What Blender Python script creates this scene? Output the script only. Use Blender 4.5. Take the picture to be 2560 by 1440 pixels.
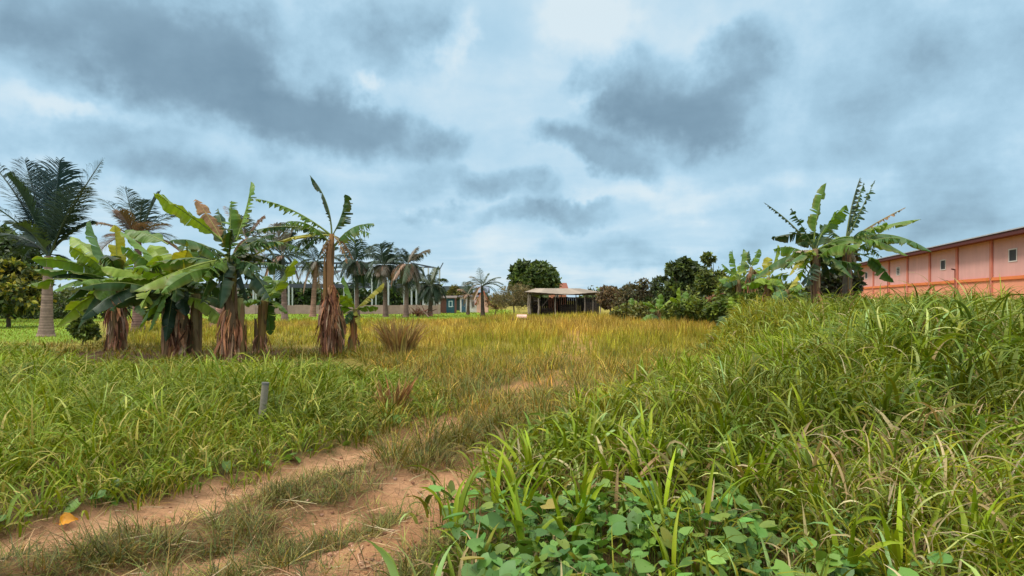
import bpy, math, random
import numpy as np
from mathutils import Vector

for o in list(bpy.data.objects):
    bpy.data.objects.remove(o)
SC = bpy.context.scene
COL = SC.collection
RNG = np.random.default_rng(7)
random.seed(7)
PI = math.pi

# ------------------------------------------------------------------ camera
F, HZ, EYE = 1525.0, 750.0, 1.6          # focal length and horizon in photo pixels, eye height in metres
cam_d = bpy.data.cameras.new("camera")
cam = bpy.data.objects.new("camera", cam_d)
COL.objects.link(cam)
cam.location = (0, 0, EYE)
cam.rotation_euler = (math.radians(90), 0, 0)
cam_d.sensor_width = 36.0
cam_d.lens = F / 2560 * 36.0
cam_d.shift_y = (HZ - 720) / 2560
cam_d.clip_start = 0.05
cam_d.clip_end = 5000
SC.camera = cam

# ------------------------------------------------------------------ exposure
SC.view_settings.view_transform = 'Standard'
SC.view_settings.look = 'None'
SC.view_settings.exposure = 0.72
SC.view_settings.gamma = 1.0

SUN_EL, SUN_AZ = math.radians(50), math.radians(250)   # azimuth clockwise from +Y (the view direction)


def srgb(r, g, b):
    f = lambda c: (c / 255 / 12.92) if c / 255 <= 0.04045 else ((c / 255 + 0.055) / 1.055) ** 2.4
    return (f(r), f(g), f(b), 1.0)


# ------------------------------------------------------------------ node helper
class NT:
    def __init__(self, tree):
        self.t = tree
        self.n = tree.nodes
        self.l = tree.links

    def new(self, typ, **kw):
        nd = self.n.new(typ)
        for k, v in kw.items():
            setattr(nd, k, v)
        return nd

    def put(self, sock, v):
        if isinstance(v, bpy.types.NodeSocket):
            self.l.new(v, sock)
        elif v is not None:
            sock.default_value = v

    def m(self, op, a, b=None, c=None, clamp=False):
        nd = self.new('ShaderNodeMath', operation=op, use_clamp=clamp)
        for i, v in enumerate((a, b, c)):
            if v is not None:
                self.put(nd.inputs[i], v)
        return nd.outputs[0]

    def vm(self, op, a, b=None):
        nd = self.new('ShaderNodeVectorMath', operation=op)
        self.put(nd.inputs[0], a)
        if b is not None:
            self.put(nd.inputs[1], b)
        return nd.outputs[0]

    def smooth(self, v, a, b, lo=0.0, hi=1.0):
        nd = self.new('ShaderNodeMapRange', interpolation_type='SMOOTHSTEP')
        self.put(nd.inputs['Value'], v)
        for k, x in (('From Min', a), ('From Max', b), ('To Min', lo), ('To Max', hi)):
            nd.inputs[k].default_value = x
        return nd.outputs['Result']

    def mix(self, f, a, b, blend='MIX'):
        nd = self.new('ShaderNodeMix', data_type='RGBA', blend_type=blend)
        self.put(nd.inputs[0], f)
        self.put(nd.inputs[6], a)
        self.put(nd.inputs[7], b)
        return nd.outputs[2]

    def noise(self, vec, scale, detail=3.0, rough=0.55, lac=2.0, dist=0.0):
        nd = self.new('ShaderNodeTexNoise')
        self.put(nd.inputs['Vector'], vec)
        nd.inputs['Scale'].default_value = scale
        nd.inputs['Detail'].default_value = detail
        nd.inputs['Roughness'].default_value = rough
        nd.inputs['Lacunarity'].default_value = lac
        nd.inputs['Distortion'].default_value = dist
        return nd

    def xyz(self, v):
        nd = self.new('ShaderNodeSeparateXYZ')
        self.put(nd.inputs[0], v)
        return nd.outputs

    def comb(self, x, y, z):
        nd = self.new('ShaderNodeCombineXYZ')
        for i, v in enumerate((x, y, z)):
            self.put(nd.inputs[i], v)
        return nd.outputs[0]


# ------------------------------------------------------------------ world: clear sky behind a full layer of cloud
W = bpy.data.worlds.new("World")
SC.world = W
W.use_nodes = True
wt = NT(W.node_tree)
for nd in list(wt.n):
    wt.n.remove(nd)
w_out = wt.new('ShaderNodeOutputWorld')
w_bg = wt.new('ShaderNodeBackground')
wt.l.new(w_bg.outputs[0], w_out.inputs[0])
sky = wt.new('ShaderNodeTexSky', sky_type='NISHITA')
sky.sun_disc = False
sky.sun_elevation = SUN_EL
sky.sun_rotation = SUN_AZ
tc = wt.new('ShaderNodeTexCoord')
D = wt.vm('NORMALIZE', tc.outputs['Generated'])
dx, dy, dz = wt.xyz(D)
yy = wt.m('MAXIMUM', dy, 0.12)
# ragged edges: the direction is pushed about by noise before the cloud banks are looked up
n1 = wt.noise(D, 4.2, 5.0, 0.55)
n2 = wt.noise(D, 14.0, 4.0, 0.6)
w1 = wt.xyz(n1.outputs['Color'])
w2 = wt.xyz(n2.outputs['Color'])
U = wt.m('DIVIDE', dx, yy)
V = wt.m('DIVIDE', dz, yy)
U = wt.m('ADD', U, wt.m('MULTIPLY', wt.m('SUBTRACT', w1[0], 0.5), 0.30))
U = wt.m('ADD', U, wt.m('MULTIPLY', wt.m('SUBTRACT', w2[0], 0.5), 0.11))
V = wt.m('ADD', V, wt.m('MULTIPLY', wt.m('SUBTRACT', w1[1], 0.5), 0.16))
V = wt.m('ADD', V, wt.m('MULTIPLY', wt.m('SUBTRACT', w2[1], 0.5), 0.08))


def bank(px, py, rx, ry, tilt, s, soft=0.0):
    """an elliptical bank of cloud, 0..s, centred on a direction"""
    cu, cv = (px - 1280) / F, (HZ - py) / F
    a = math.radians(tilt)
    du, dv = wt.m('SUBTRACT', U, cu), wt.m('SUBTRACT', V, cv)
    p = wt.m('ADD', wt.m('MULTIPLY', du, math.cos(a) / (rx / F)), wt.m('MULTIPLY', dv, math.sin(a) / (rx / F)))
    q = wt.m('ADD', wt.m('MULTIPLY', du, -math.sin(a) / (ry / F)), wt.m('MULTIPLY', dv, math.cos(a) / (ry / F)))
    r = wt.m('SQRT', wt.m('ADD', wt.m('MULTIPLY', p, p), wt.m('MULTIPLY', q, q)))
    return wt.smooth(r, 0.45 - soft, 1.28 + soft, s, 0.0)


DARK = [
    (330, 80, 470, 150, -12, 0.95, 0.1), (560, 190, 520, 120, -22, 0.90, 0.1), (850, 290, 280, 90, -12, 0.85, 0.0),
    (980, 90, 200, 110, 0, 0.50, 0.2), (1080, 350, 90, 60, 0, 0.40, 0.1), (150, 330, 300, 60, 4, 0.50, 0.3),
    (420, 430, 330, 55, -6, 0.55, 0.3), (1730, 260, 240, 115, 12, 1.0, 0.1), (1860, 110, 110, 90, 20, 0.62, 0.1),
    (1470, 375, 160, 60, -18, 0.75, 0.0), (1590, 190, 120, 90, 30, 0.5, 0.1), (2300, 250, 420, 330, 0, 0.28, 0.4),
    (2480, 120, 230, 160, 0, 0.35, 0.3), (1340, 555, 150, 30, 0, 0.6, 0.3), (1220, 470, 110, 35, -10, 0.5, 0.3),
    (1420, 520, 90, 20, 0, 0.4, 0.3), (1750, 620, 420, 36, 4, 0.3, 0.4), (1080, 520, 60, 20, 0, 0.3, 0.3),
    (2420, 470, 300, 90, 10, 0.35, 0.4), (700, 520, 300, 40, 0, 0.22, 0.3),
]
LIGHT = [
    (1440, 10, 130, 90, 0, 0.8, 0.3), (1130, 90, 60, 80, 10, 0.8, 0.2), (740, 165, 60, 50, 0, 0.8, 0.2), (1495, 240, 50, 25, 20, 0.7, 0.2),
    (120, 120, 80, 50, 0, 0.5, 0.3), (250, 270, 200, 30, -10, 0.6, 0.3), (1700, 340, 60, 25, 20, 0.5, 0.2),
    (930, 220, 60, 35, 0, 0.6, 0.2), (1750, 470, 400, 30, 5, 0.35, 0.3), (1100, 690, 900, 60, 0, 0.25, 0.4),
]
dark = None
for b in DARK:
    k = bank(*b)
    dark = k if dark is None else wt.m('SUBTRACT', 1.0, wt.m('MULTIPLY', wt.m('SUBTRACT', 1.0, dark), wt.m('SUBTRACT', 1.0, k)))
light = None
for b in LIGHT:
    k = bank(*b)
    light = k if light is None else wt.m('MAXIMUM', light, k)
# thin stretched layers towards the horizon and general mottling (a flat cloud deck seen in perspective)
zz = wt.m('ADD', wt.m('MAXIMUM', dz, 0.0), 0.10)
deck = wt.comb(wt.m('DIVIDE', dx, zz), wt.m('DIVIDE', dy, zz), 0.0)
n3 = wt.noise(deck, 1.1, 6.0, 0.55, dist=0.3)
n4 = wt.noise(D, 7.0, 5.0, 0.55)
mott = wt.m('ADD', wt.m('MULTIPLY', wt.m('SUBTRACT', n3.outputs['Fac'], 0.5), 1.1), wt.m('MULTIPLY', wt.m('SUBTRACT', n4.outputs['Fac'], 0.5), 0.7))
n5 = wt.noise(D, 9.0, 7.0, 0.58)
edge = wt.m('MULTIPLY', wt.m('MULTIPLY', dark, wt.m('SUBTRACT', 1.0, dark)), 4.0)
bil = wt.m('MULTIPLY', wt.m('SUBTRACT', n5.outputs['Fac'], 0.5), wt.m('ADD', wt.m('MULTIPLY', edge, 1.5), 0.3))
tone = wt.m('ADD', wt.m('ADD', dark, bil), wt.m('MULTIPLY', mott, 0.75))
tone = wt.m('SUBTRACT', tone, wt.m('MULTIPLY', light, 0.55))
ramp = wt.new('ShaderNodeValToRGB')
wt.put(ramp.inputs[0], wt.m('ADD', wt.m('MULTIPLY', tone, 0.62), 0.18, clamp=True))
cr = ramp.color_ramp
cr.interpolation = 'B_SPLINE'
cr.elements[0].position, cr.elements[0].color = 0.0, srgb(226, 240, 246)
cr.elements[1].position, cr.elements[1].color = 1.0, srgb(108, 140, 162)
for p, c in ((0.18, (186, 221, 242)), (0.36, (168, 205, 227)), (0.58, (148, 181, 202)), (0.82, (122, 151, 171))):
    e = cr.elements.new(p)
    e.color = srgb(*c)
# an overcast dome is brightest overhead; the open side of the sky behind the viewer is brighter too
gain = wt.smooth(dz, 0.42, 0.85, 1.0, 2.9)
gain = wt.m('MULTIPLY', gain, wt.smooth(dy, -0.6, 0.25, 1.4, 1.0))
high = wt.smooth(dz, 0.40, 0.75)
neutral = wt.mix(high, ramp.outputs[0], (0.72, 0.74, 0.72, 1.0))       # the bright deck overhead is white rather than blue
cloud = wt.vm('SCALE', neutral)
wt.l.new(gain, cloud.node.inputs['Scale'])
skyc = wt.vm('SCALE', sky.outputs[0])
skyc.node.inputs['Scale'].default_value = 0.10
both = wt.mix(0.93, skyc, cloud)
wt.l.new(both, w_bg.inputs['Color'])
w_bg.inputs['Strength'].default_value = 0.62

sun_d = bpy.data.lights.new("sun", 'SUN')
sun_d.energy = 1.5
sun_d.angle = math.radians(12)
sun_d.color = (1.0, 0.95, 0.87)
sun = bpy.data.objects.new("sun", sun_d)
COL.objects.link(sun)
sv = Vector((math.sin(SUN_AZ) * math.cos(SUN_EL), math.cos(SUN_AZ) * math.cos(SUN_EL), math.sin(SUN_EL)))
sun.rotation_euler = (-sv).to_track_quat('-Z', 'Y').to_euler()


# ------------------------------------------------------------------ helpers
def P(px, py, d):
    return np.array([(px - 1280) / F * d, d, EYE + (HZ - py) / F * d])


def tag(o, label=None, cat=None, group=None, kind=None):
    if label: o['label'] = label
    if cat: o['category'] = cat
    if group: o['group'] = group
    if kind: o['kind'] = kind
    return o


def thing(name, loc, label, cat, group=None, rotz=0.0):
    o = bpy.data.objects.new(name, None)
    COL.objects.link(o)
    o.location = loc
    o.rotation_euler = (0, 0, rotz)
    o.empty_display_size = 0.3
    return tag(o, label, cat, group)


class MB:
    """collects vertices, quads and a colour per vertex; build() links them as ONE mesh object"""

    def __init__(self):
        self.v, self.q, self.c, self.n = [], [], [], 0

    def add(self, v, q, c):
        v = np.asarray(v, float).reshape(-1, 3)
        q = np.asarray(q, np.int64).reshape(-1, 4)
        c = np.asarray(c, float)
        if c.ndim == 1:
            c = np.tile(c[:3], (len(v), 1))
        self.v.append(v); self.q.append(q + self.n); self.c.append(c[:, :3]); self.n += len(v)

    def box(self, x0, x1, y0, y1, z0, z1, c=(.5, .5, .5)):
        v = [(x, y, z) for z in (z0, z1) for x, y in ((x0, y0), (x1, y0), (x1, y1), (x0, y1))]
        self.add(v, [(3, 2, 1, 0), (4, 5, 6, 7), (0, 1, 5, 4), (1, 2, 6, 5), (2, 3, 7, 6), (3, 0, 4, 7)], c)

    def hexa(self, v8, c=(.5, .5, .5)):
        self.add(v8, [(3, 2, 1, 0), (4, 5, 6, 7), (0, 1, 5, 4), (1, 2, 6, 5), (2, 3, 7, 6), (3, 0, 4, 7)], c)

    def tube(self, pts, rad, sides=8, c=(.5, .5, .5), caps=True):
        pts = np.asarray(pts, float); rad = np.asarray(rad, float) * np.ones(len(pts))
        k = len(pts)
        T = np.gradient(pts, axis=0); T /= np.linalg.norm(T, axis=1)[:, None] + 1e-9
        ref = np.array([0, 0, 1.0]) if abs(T[0][2]) < .9 else np.array([1.0, 0, 0])
        S = np.cross(T, ref); S /= np.linalg.norm(S, axis=1)[:, None] + 1e-9
        N = np.cross(S, T)
        a = np.arange(sides) / sides * 2 * PI
        v = pts[:, None] + rad[:, None, None] * (S[:, None] * np.cos(a)[None, :, None] + N[:, None] * np.sin(a)[None, :, None])
        v = v.reshape(-1, 3)
        q = []
        for i in range(k - 1):
            for j in range(sides):
                j2 = (j + 1) % sides
                q.append((i * sides + j, i * sides + j2, (i + 1) * sides + j2, (i + 1) * sides + j))
        self.add(v, q, c)
        if caps and sides == 4:
            pass
        if caps:
            for i, e in ((0, 0), (k - 1, 1)):
                ring = v[i * sides:(i + 1) * sides]
                cen = ring.mean(0)[None]
                vv = np.concatenate([ring, cen])
                qq = [(j, sides, (j + 2) % sides, (j + 1) % sides) if e == 0 else (j, (j + 1) % sides, (j + 2) % sides, sides) for j in range(0, sides, 2)]
                self.add(vv, qq, c)

    def bar(self, a, b, w, c=(.5, .5, .5), h=None):
        """a rectangular bar from a to b"""
        a, b = np.asarray(a, float), np.asarray(b, float)
        t = b - a; t /= np.linalg.norm(t)
        ref = np.array([0, 0, 1.0]) if abs(t[2]) < .9 else np.array([0, 1.0, 0])
        s = np.cross(t, ref); s /= np.linalg.norm(s); n = np.cross(s, t)
        h = w if h is None else h
        v = []
        for p in (a, b):
            for i, j in ((-1, -1), (1, -1), (1, 1), (-1, 1)):
                v.append(p + s * w / 2 * i + n * h / 2 * j)
        self.hexa(v, c)

    def build(self, name, mat, parent=None, off=None, smooth=True):
        v = np.concatenate(self.v); q = np.concatenate(self.q); c = np.concatenate(self.c)
        if off is not None:
            v = v - np.asarray(off, float)
        me = bpy.data.meshes.new(name)
        me.vertices.add(len(v))
        me.vertices.foreach_set('co', v.astype(np.float32).ravel())
        me.loops.add(len(q) * 4)
        me.loops.foreach_set('vertex_index', q.astype(np.int32).ravel())
        me.polygons.add(len(q))
        me.polygons.foreach_set('loop_start', np.arange(0, len(q) * 4, 4, dtype=np.int32))
        me.polygons.foreach_set('use_smooth', np.full(len(q), smooth, dtype=bool))
        me.update(calc_edges=True)
        at = me.attributes.new('col', 'FLOAT_COLOR', 'POINT')
        at.data.foreach_set('color', np.concatenate([c, np.ones((len(c), 1))], 1).astype(np.float32).ravel())
        me.materials.append(mat)
        o = bpy.data.objects.new(name, me)
        COL.objects.link(o)
        if parent is not None:
            o.parent = parent
        return o


def _hash(ix, iy, seed):
    h = (ix.astype(np.int64) * 374761393 + iy.astype(np.int64) * 668265263 + seed * 1442695041) & 0xFFFFFFFF
    h = ((h ^ (h >> 13)) * 1274126177) & 0xFFFFFFFF
    return ((h ^ (h >> 16)) & 0xFFFF) / 65535.0


def vnoise(x, y, seed=0):
    ix, iy = np.floor(x), np.floor(y)
    fx, fy = x - ix, y - iy
    fx, fy = fx * fx * (3 - 2 * fx), fy * fy * (3 - 2 * fy)
    a, b = _hash(ix, iy, seed), _hash(ix + 1, iy, seed)
    c, d = _hash(ix, iy + 1, seed), _hash(ix + 1, iy + 1, seed)
    return (a * (1 - fx) + b * fx) * (1 - fy) + (c * (1 - fx) + d * fx) * fy


def fbm(x, y, seed=0, octv=4):
    x, y = np.asarray(x, float), np.asarray(y, float)
    s, a, t = 0.0, 1.0, 0.0
    for i in range(octv):
        s = s + a * vnoise(x * 2 ** i, y * 2 ** i, seed + i * 17); t += a; a *= .5
    return s / t


def sstep(a, b, x):
    t = np.clip((x - a) / (b - a), 0, 1)
    return t * t * (3 - 2 * t)


# ------------------------------------------------------------------ materials
def M_attr(name, rough=0.5, transl=0.0, spec=0.4, vary=0.25, vscale=9.0, bump=0.0, bscale=60.0, tcol=(1.2, 1.12, 0.4), stretch=None):
    m = bpy.data.materials.new(name)
    m.use_nodes = True
    t = NT(m.node_tree)
    for nd in list(t.n):
        t.n.remove(nd)
    out = t.new('ShaderNodeOutputMaterial')
    p = t.new('ShaderNodeBsdfPrincipled')
    a = t.new('ShaderNodeAttribute', attribute_name='col')
    geo = t.new('ShaderNodeTexCoord')
    vec = geo.outputs['Object']
    if stretch:
        vec = t.vm('MULTIPLY', vec, stretch)
    n = t.noise(vec, vscale, 4.0, 0.6)
    f = t.m('ADD', t.m('MULTIPLY', t.m('SUBTRACT', n.outputs['Fac'], 0.5), vary * 3.0), 1.0)
    c = t.vm('SCALE', a.outputs['Color'])
    t.l.new(f, c.node.inputs['Scale'])
    t.put(p.inputs['Base Color'], c)
    p.inputs['Roughness'].default_value = rough
    p.inputs['Specular IOR Level'].default_value = spec
    if bump:
        b = t.new('ShaderNodeBump')
        b.inputs['Strength'].default_value = bump
        b.inputs['Distance'].default_value = 0.02
        nb = t.noise(vec, bscale, 4.0, 0.65)
        t.l.new(nb.outputs['Fac'], b.inputs['Height'])
        t.l.new(b.outputs[0], p.inputs['Normal'])
    if transl > 0:
        tr = t.new('ShaderNodeBsdfTranslucent')
        t.put(tr.inputs['Color'], t.vm('MULTIPLY', c, tcol))
        mx = t.new('ShaderNodeMixShader')
        mx.inputs[0].default_value = transl
        t.l.new(p.outputs[0], mx.inputs[1])
        t.l.new(tr.outputs[0], mx.inputs[2])
        t.l.new(mx.outputs[0], out.inputs[0])
    else:
        t.l.new(p.outputs[0], out.inputs[0])
    return m


MAT = {
    'grass': M_attr('grass_blade', 0.5, 0.20, 0.22, 0.12, 6.0),
    'drygrass': M_attr('dry_grass_blade', 0.6, 0.30, 0.2, 0.12, 3.0, tcol=(1.15, 1.05, 0.7)),
    'vine': M_attr('vine_leaf', 0.45, 0.25, 0.4, 0.14, 14.0),
    'banana': M_attr('banana_leaf', 0.42, 0.30, 0.28, 0.16, 3.0, 0.25, 18.0, tcol=(1.35, 1.3, 0.35)),
    'palm': M_attr('palm_leaflet', 0.42, 0.15, 0.4, 0.15, 4.0),
    'leaf': M_attr('tree_leaf', 0.5, 0.22, 0.35, 0.22, 1.3),
    'dry': M_attr('dry_leaf', 0.8, 0.12, 0.1, 0.35, 7.0, 0.5, 30.0, tcol=(1, .9, .7)),
    'bark': M_attr('bark', 0.85, 0, 0.15, 0.35, 7.0, 0.8, 25.0),
    'stem': M_attr('banana_stem', 0.6, 0, 0.3, 0.4, 5.0, 0.5, 20.0, stretch=(4, 4, .6)),
    'wall': M_attr('painted_wall', 0.85, 0, 0.2, 0.13, 1.6, 0.15, 40.0, stretch=(1, 1, .22)),
    'wood': M_attr('weathered_wood', 0.85, 0, 0.15, 0.3, 5.0, 0.5, 30.0),
    'metal': M_attr('weathered_metal', 0.8, 0, 0.12, 0.18, 2.5),
    'concrete': M_attr('rough_concrete', 0.9, 0, 0.15, 0.25, 2.2, 0.4, 30.0),
    'twig': M_attr('dry_twig_wood', 0.9, 0, 0.1, 0.25, 20.0),
}


def make_glass():
    m = bpy.data.materials.new('dark_window_pane')
    m.use_nodes = True
    p = m.node_tree.nodes['Principled BSDF']
    t = NT(m.node_tree)
    tcn = t.new('ShaderNodeTexCoord')
    n = t.noise(tcn.outputs['Object'], 3.0, 3.0)
    t.put(p.inputs['Base Color'], t.mix(n.outputs['Fac'], (.045, .04, .04, 1), (.085, .078, .076, 1)))
    p.inputs['Roughness'].default_value = 0.55
    p.inputs['Specular IOR Level'].default_value = 0.04
    return m


MAT['glass'] = make_glass()


def make_ground():
    m = bpy.data.materials.new('ground_soil')
    m.use_nodes = True
    t = NT(m.node_tree)
    p = t.n['Principled BSDF']
    a = t.new('ShaderNodeAttribute', attribute_name='col')
    tcn = t.new('ShaderNodeTexCoord')
    v = tcn.outputs['Object']
    big = t.noise(v, 1.7, 6.0, 0.6)
    fine = t.noise(v, 22.0, 6.0, 0.7)
    grit = t.noise(v, 160.0, 3.0, 0.7)
    f = t.m('ADD', t.m('MULTIPLY', t.m('SUBTRACT', big.outputs['Fac'], 0.5), 0.7), 1.0)
    f = t.m('ADD', f, t.m('MULTIPLY', t.m('SUBTRACT', fine.outputs['Fac'], 0.5), 0.9))
    f = t.m('ADD', f, t.m('MULTIPLY', t.m('SUBTRACT', grit.outputs['Fac'], 0.5), 0.5))
    c = t.vm('SCALE', a.outputs['Color'])
    t.l.new(f, c.node.inputs['Scale'])
    t.put(p.inputs['Base Color'], c)
    p.inputs['Roughness'].default_value = 0.95
    p.inputs['Specular IOR Level'].default_value = 0.1
    hgt = t.m('ADD', t.m('MULTIPLY', fine.outputs['Fac'], 0.8), t.m('MULTIPLY', grit.outputs['Fac'], 0.25))
    b = t.new('ShaderNodeBump')
    b.inputs['Strength'].default_value = 0.9
    b.inputs['Distance'].default_value = 0.05
    t.l.new(hgt, b.inputs['Height'])
    t.l.new(b.outputs[0], p.inputs['Normal'])
    return m


MAT['ground'] = make_ground()

# ------------------------------------------------------------------ layout of the ground
E_R = np.array([(0, 0.4), (3, -.15), (4.2, -.35), (5.4, -.2), (7, .55), (9.8, 1.9), (13, 3.6), (16, 5.2), (21, 7.3), (26, 9.5), (60, 22)])     # left edge of the tall grass
E_L = np.array([(0, -7), (3.2, -4.6), (4.1, -3.7), (5.1, -2.85), (6.2, -2.1), (7.2, -1.42), (8.5, -.95), (10, -1.2), (13, -2.3), (16, -3.6), (60, -20)])


def xr(y): return np.interp(y, E_R[:, 0], E_R[:, 1])
def xl(y): return np.interp(y, E_L[:, 0], E_L[:, 1])


def height(x, y):
    x, y = np.asarray(x, float), np.asarray(y, float)
    h = 0.64 * sstep(0.0, 1, (x - xr(y) + .6 * sstep(10, 16, y)) / (4.8 + 1.2 * sstep(7, 10, y) - 4.7 * sstep(12, 16.5, y))) * sstep(3.8, 9.0, y) * (1 - sstep(24, 40, y))
    h = h + 0.05 * (fbm(x * .5, y * .5, 3) - .5) * sstep(2, 6, np.abs(y))
    near = 1 - sstep(9, 14, y)
    h = h + near * (0.09 * (fbm(x * 1.7, y * 1.7, 5) - .5) + 0.06 * (fbm(x * 6, y * 6, 9, 3) - .5))
    h = h - near * 0.07 * np.maximum(seg_mask(x, y, RUT_L, .30), seg_mask(x, y, RUT_R, .30))
    return h


def pdist(x, y, pts):
    x, y = np.asarray(x, float), np.asarray(y, float)
    best = np.full(np.broadcast(x, y).shape, 1e9)
    for (ay, ax), (by, bx) in zip(pts[:-1], pts[1:]):
        ux, uy = bx - ax, by - ay
        t = np.clip(((x - ax) * ux + (y - ay) * uy) / (ux * ux + uy * uy), 0, 1)
        best = np.minimum(best, np.hypot(x - ax - t * ux, y - ay - t * uy))
    return best


def seg_mask(x, y, pts, w):
    return 1 - sstep(w * .6, w * 1.4, pdist(x, y, pts))


# (distance, sideways) of the two bare wheel ruts and of the grassy strips between them
RUT_L = [(3.2, -4.4), (4.0, -3.36), (4.52, -2.81), (5.14, -2.46), (6.18, -1.74), (7.18, -1.13), (7.7, -.95)]
RUT_R = [(2.6, -3.2), (3.3, -2.6), (3.94, -1.63), (4.52, -1.13), (5.19, -.78), (6.1, -.24)]
BARE = [(2.4, -1.6), (3.3, -1.2), (3.9, -.9), (4.5, -.55)]
STRIP1 = [(3.5, -3.2), (4.2, -2.29), (4.78, -1.82), (5.67, -1.23), (6.6, -.56), (7.6, -.1)]
STRIP2 = [(2.8, -2.3), (3.54, -1.67), (4.14, -1.3), (4.62, -.97)]


def in_track(x, y):
    n = (fbm(x * 2.2, y * 2.2, 21) - .5) * .5
    return sstep(-.12, .12, x - xl(y) + n) * (1 - sstep(-.15, .1, x - xr(y) + n)) * (1 - sstep(7.2, 9.0, y + n * 2))


def lawn_mask(x, y):
    n = (fbm(x * .3, y * .3, 31) - .5) * 3
    a = sstep(22, 24.5, y + n * .6) * (1 - sstep(-.72, -.66, x / np.maximum(y, 1) + n * .01))
    b = sstep(45, 48, y + n) * (1 - sstep(-2, 1, x + n))
    return np.maximum(a, b) * (1 - sstep(95, 110, y))


def mulch_mask(x, y):
    n = (fbm(x * .6, y * .6, 41) - .5) * 2.0
    return sstep(14.0, 15.2, y + n + .05 * x) * (1 - sstep(19.5, 22, y + n)) * sstep(-15, -13, x + n) * (1 - sstep(-5.2, -3.8, x + n))


WORN = [(7.2, -.7), (8.6, -.4), (10.5, .25), (13, .9), (17, 1.7), (24, 2.6), (34, 3.6)]


def worn(x, y):
    n = (fbm(x * 1.3, y * 1.3, 151) - .5) * 1.0
    return seg_mask(x + n, y, WORN, .75) * (.35 + .65 * sstep(.35, .55, fbm(x * 1.6, y * .8, 153)))


def clear_track(x, y):
    """1 on bare sandy soil"""
    n = (fbm(x * 3.1, y * 3.1, 51) - .5) * .42 + (fbm(x * 11, y * 11, 52, 3) - .5) * .22
    a = np.maximum.reduce([seg_mask(x + n, y + n, RUT_L, .33), seg_mask(x + n, y - n, RUT_R, .34), seg_mask(x - n, y + n, BARE, .42)])
    n2 = (fbm(x * 4, y * 4, 57) - .5) * .36 + (fbm(x * 12, y * 12, 58, 3) - .5) * .18
    b = np.maximum(seg_mask(x + n2, y + n2, STRIP1, .27), seg_mask(x + n2, y - n2, STRIP2, .18))
    spot = seg_mask(x + n, y, [(8.2, -.35), (8.5, -.05)], .22)
    return np.clip(np.maximum(a * (1 - .9 * b), spot), 0, 1)


# ------------------------------------------------------------------ ground sheets (one terrain cut along the track and the lawn)
def build_ground():
    nr, nc = 430, 520
    ys = np.concatenate([np.linspace(-60, 1.9, 24), np.geomspace(2.0, 1500, nr)])
    t = np.linspace(-1, 1, nc)
    u = t * (.42 + .58 * t * t) * 1.7
    Y = np.repeat(ys[:, None], nc, 1)
    X = u[None] * (np.maximum(Y, 0) + 4 + np.maximum(-Y, 0) * .6)
    Z = height(X, Y)
    far = sstep(60, 110, Y)
    Z = Z * (1 - far)
    sandy = np.array(srgb(202, 156, 118)[:3]) * np.ones(X.shape + (1,))
    n = fbm(X * 1.3, Y * 1.3, 61)[..., None]
    sand2 = np.array(srgb(162, 114, 78)[:3])
    sandy = sandy * n + sand2 * (1 - n)
    soil = np.array(srgb(104, 86, 52)[:3])
    field = np.array(srgb(140, 126, 58)[:3])
    lawn = np.array(srgb(120, 146, 48)[:3])
    mulch = np.array(srgb(86, 64, 46)[:3])
    c = soil * np.ones(X.shape + (1,))
    f = (sstep(10, 18, Y))[..., None]
    c = c * (1 - f) + field * f
    k = mulch_mask(X, Y)[..., None]; c = c * (1 - k) + mulch * k
    k = lawn_mask(X, Y)[..., None]; c = c * (1 - k) + lawn * k
    k = worn(X, Y)[..., None] * .8; c = c * (1 - k) + np.array(srgb(170, 124, 84)[:3]) * k
    tr = in_track(X, Y)
    olive = np.array(srgb(128, 94, 66)[:3])
    k = tr[..., None]; c = c * (1 - k) + olive * k
    k = clear_track(X, Y)[..., None]; c = c * (1 - k) + sandy * k
    V3 = np.stack([X, Y, Z], -1)
    R = len(ys)
    idx = np.arange(R * nc).reshape(R, nc)
    q = np.stack([idx[:-1, :-1], idx[:-1, 1:], idx[1:, 1:], idx[1:, :-1]], -1).reshape(-1, 4)
    cx = X.ravel()[q].mean(1); cy = Y.ravel()[q].mean(1)
    tm = (in_track(cx, cy) > .5)
    lm = (lawn_mask(cx, cy) > .5) & ~tm
    vv, cc = V3.reshape(-1, 3), c.reshape(-1, 3)
    for name, sel, lab, cat in (
            ('dirt_track', tm, 'reddish sandy dirt track with two worn wheel ruts', 'dirt track'),
            ('lawn', lm, 'short bright green mown lawn beyond the banana plants', 'lawn'),
            ('ground', ~(tm | lm), 'brown soil under the overgrown field', 'ground')):
        qs = q[sel]
        used, inv = np.unique(qs, return_inverse=True)
        mb = MB(); mb.add(vv[used], inv.reshape(-1, 4), cc[used])
        tag(mb.build(name, MAT['ground']), lab, cat, kind='structure')


build_ground()


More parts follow.
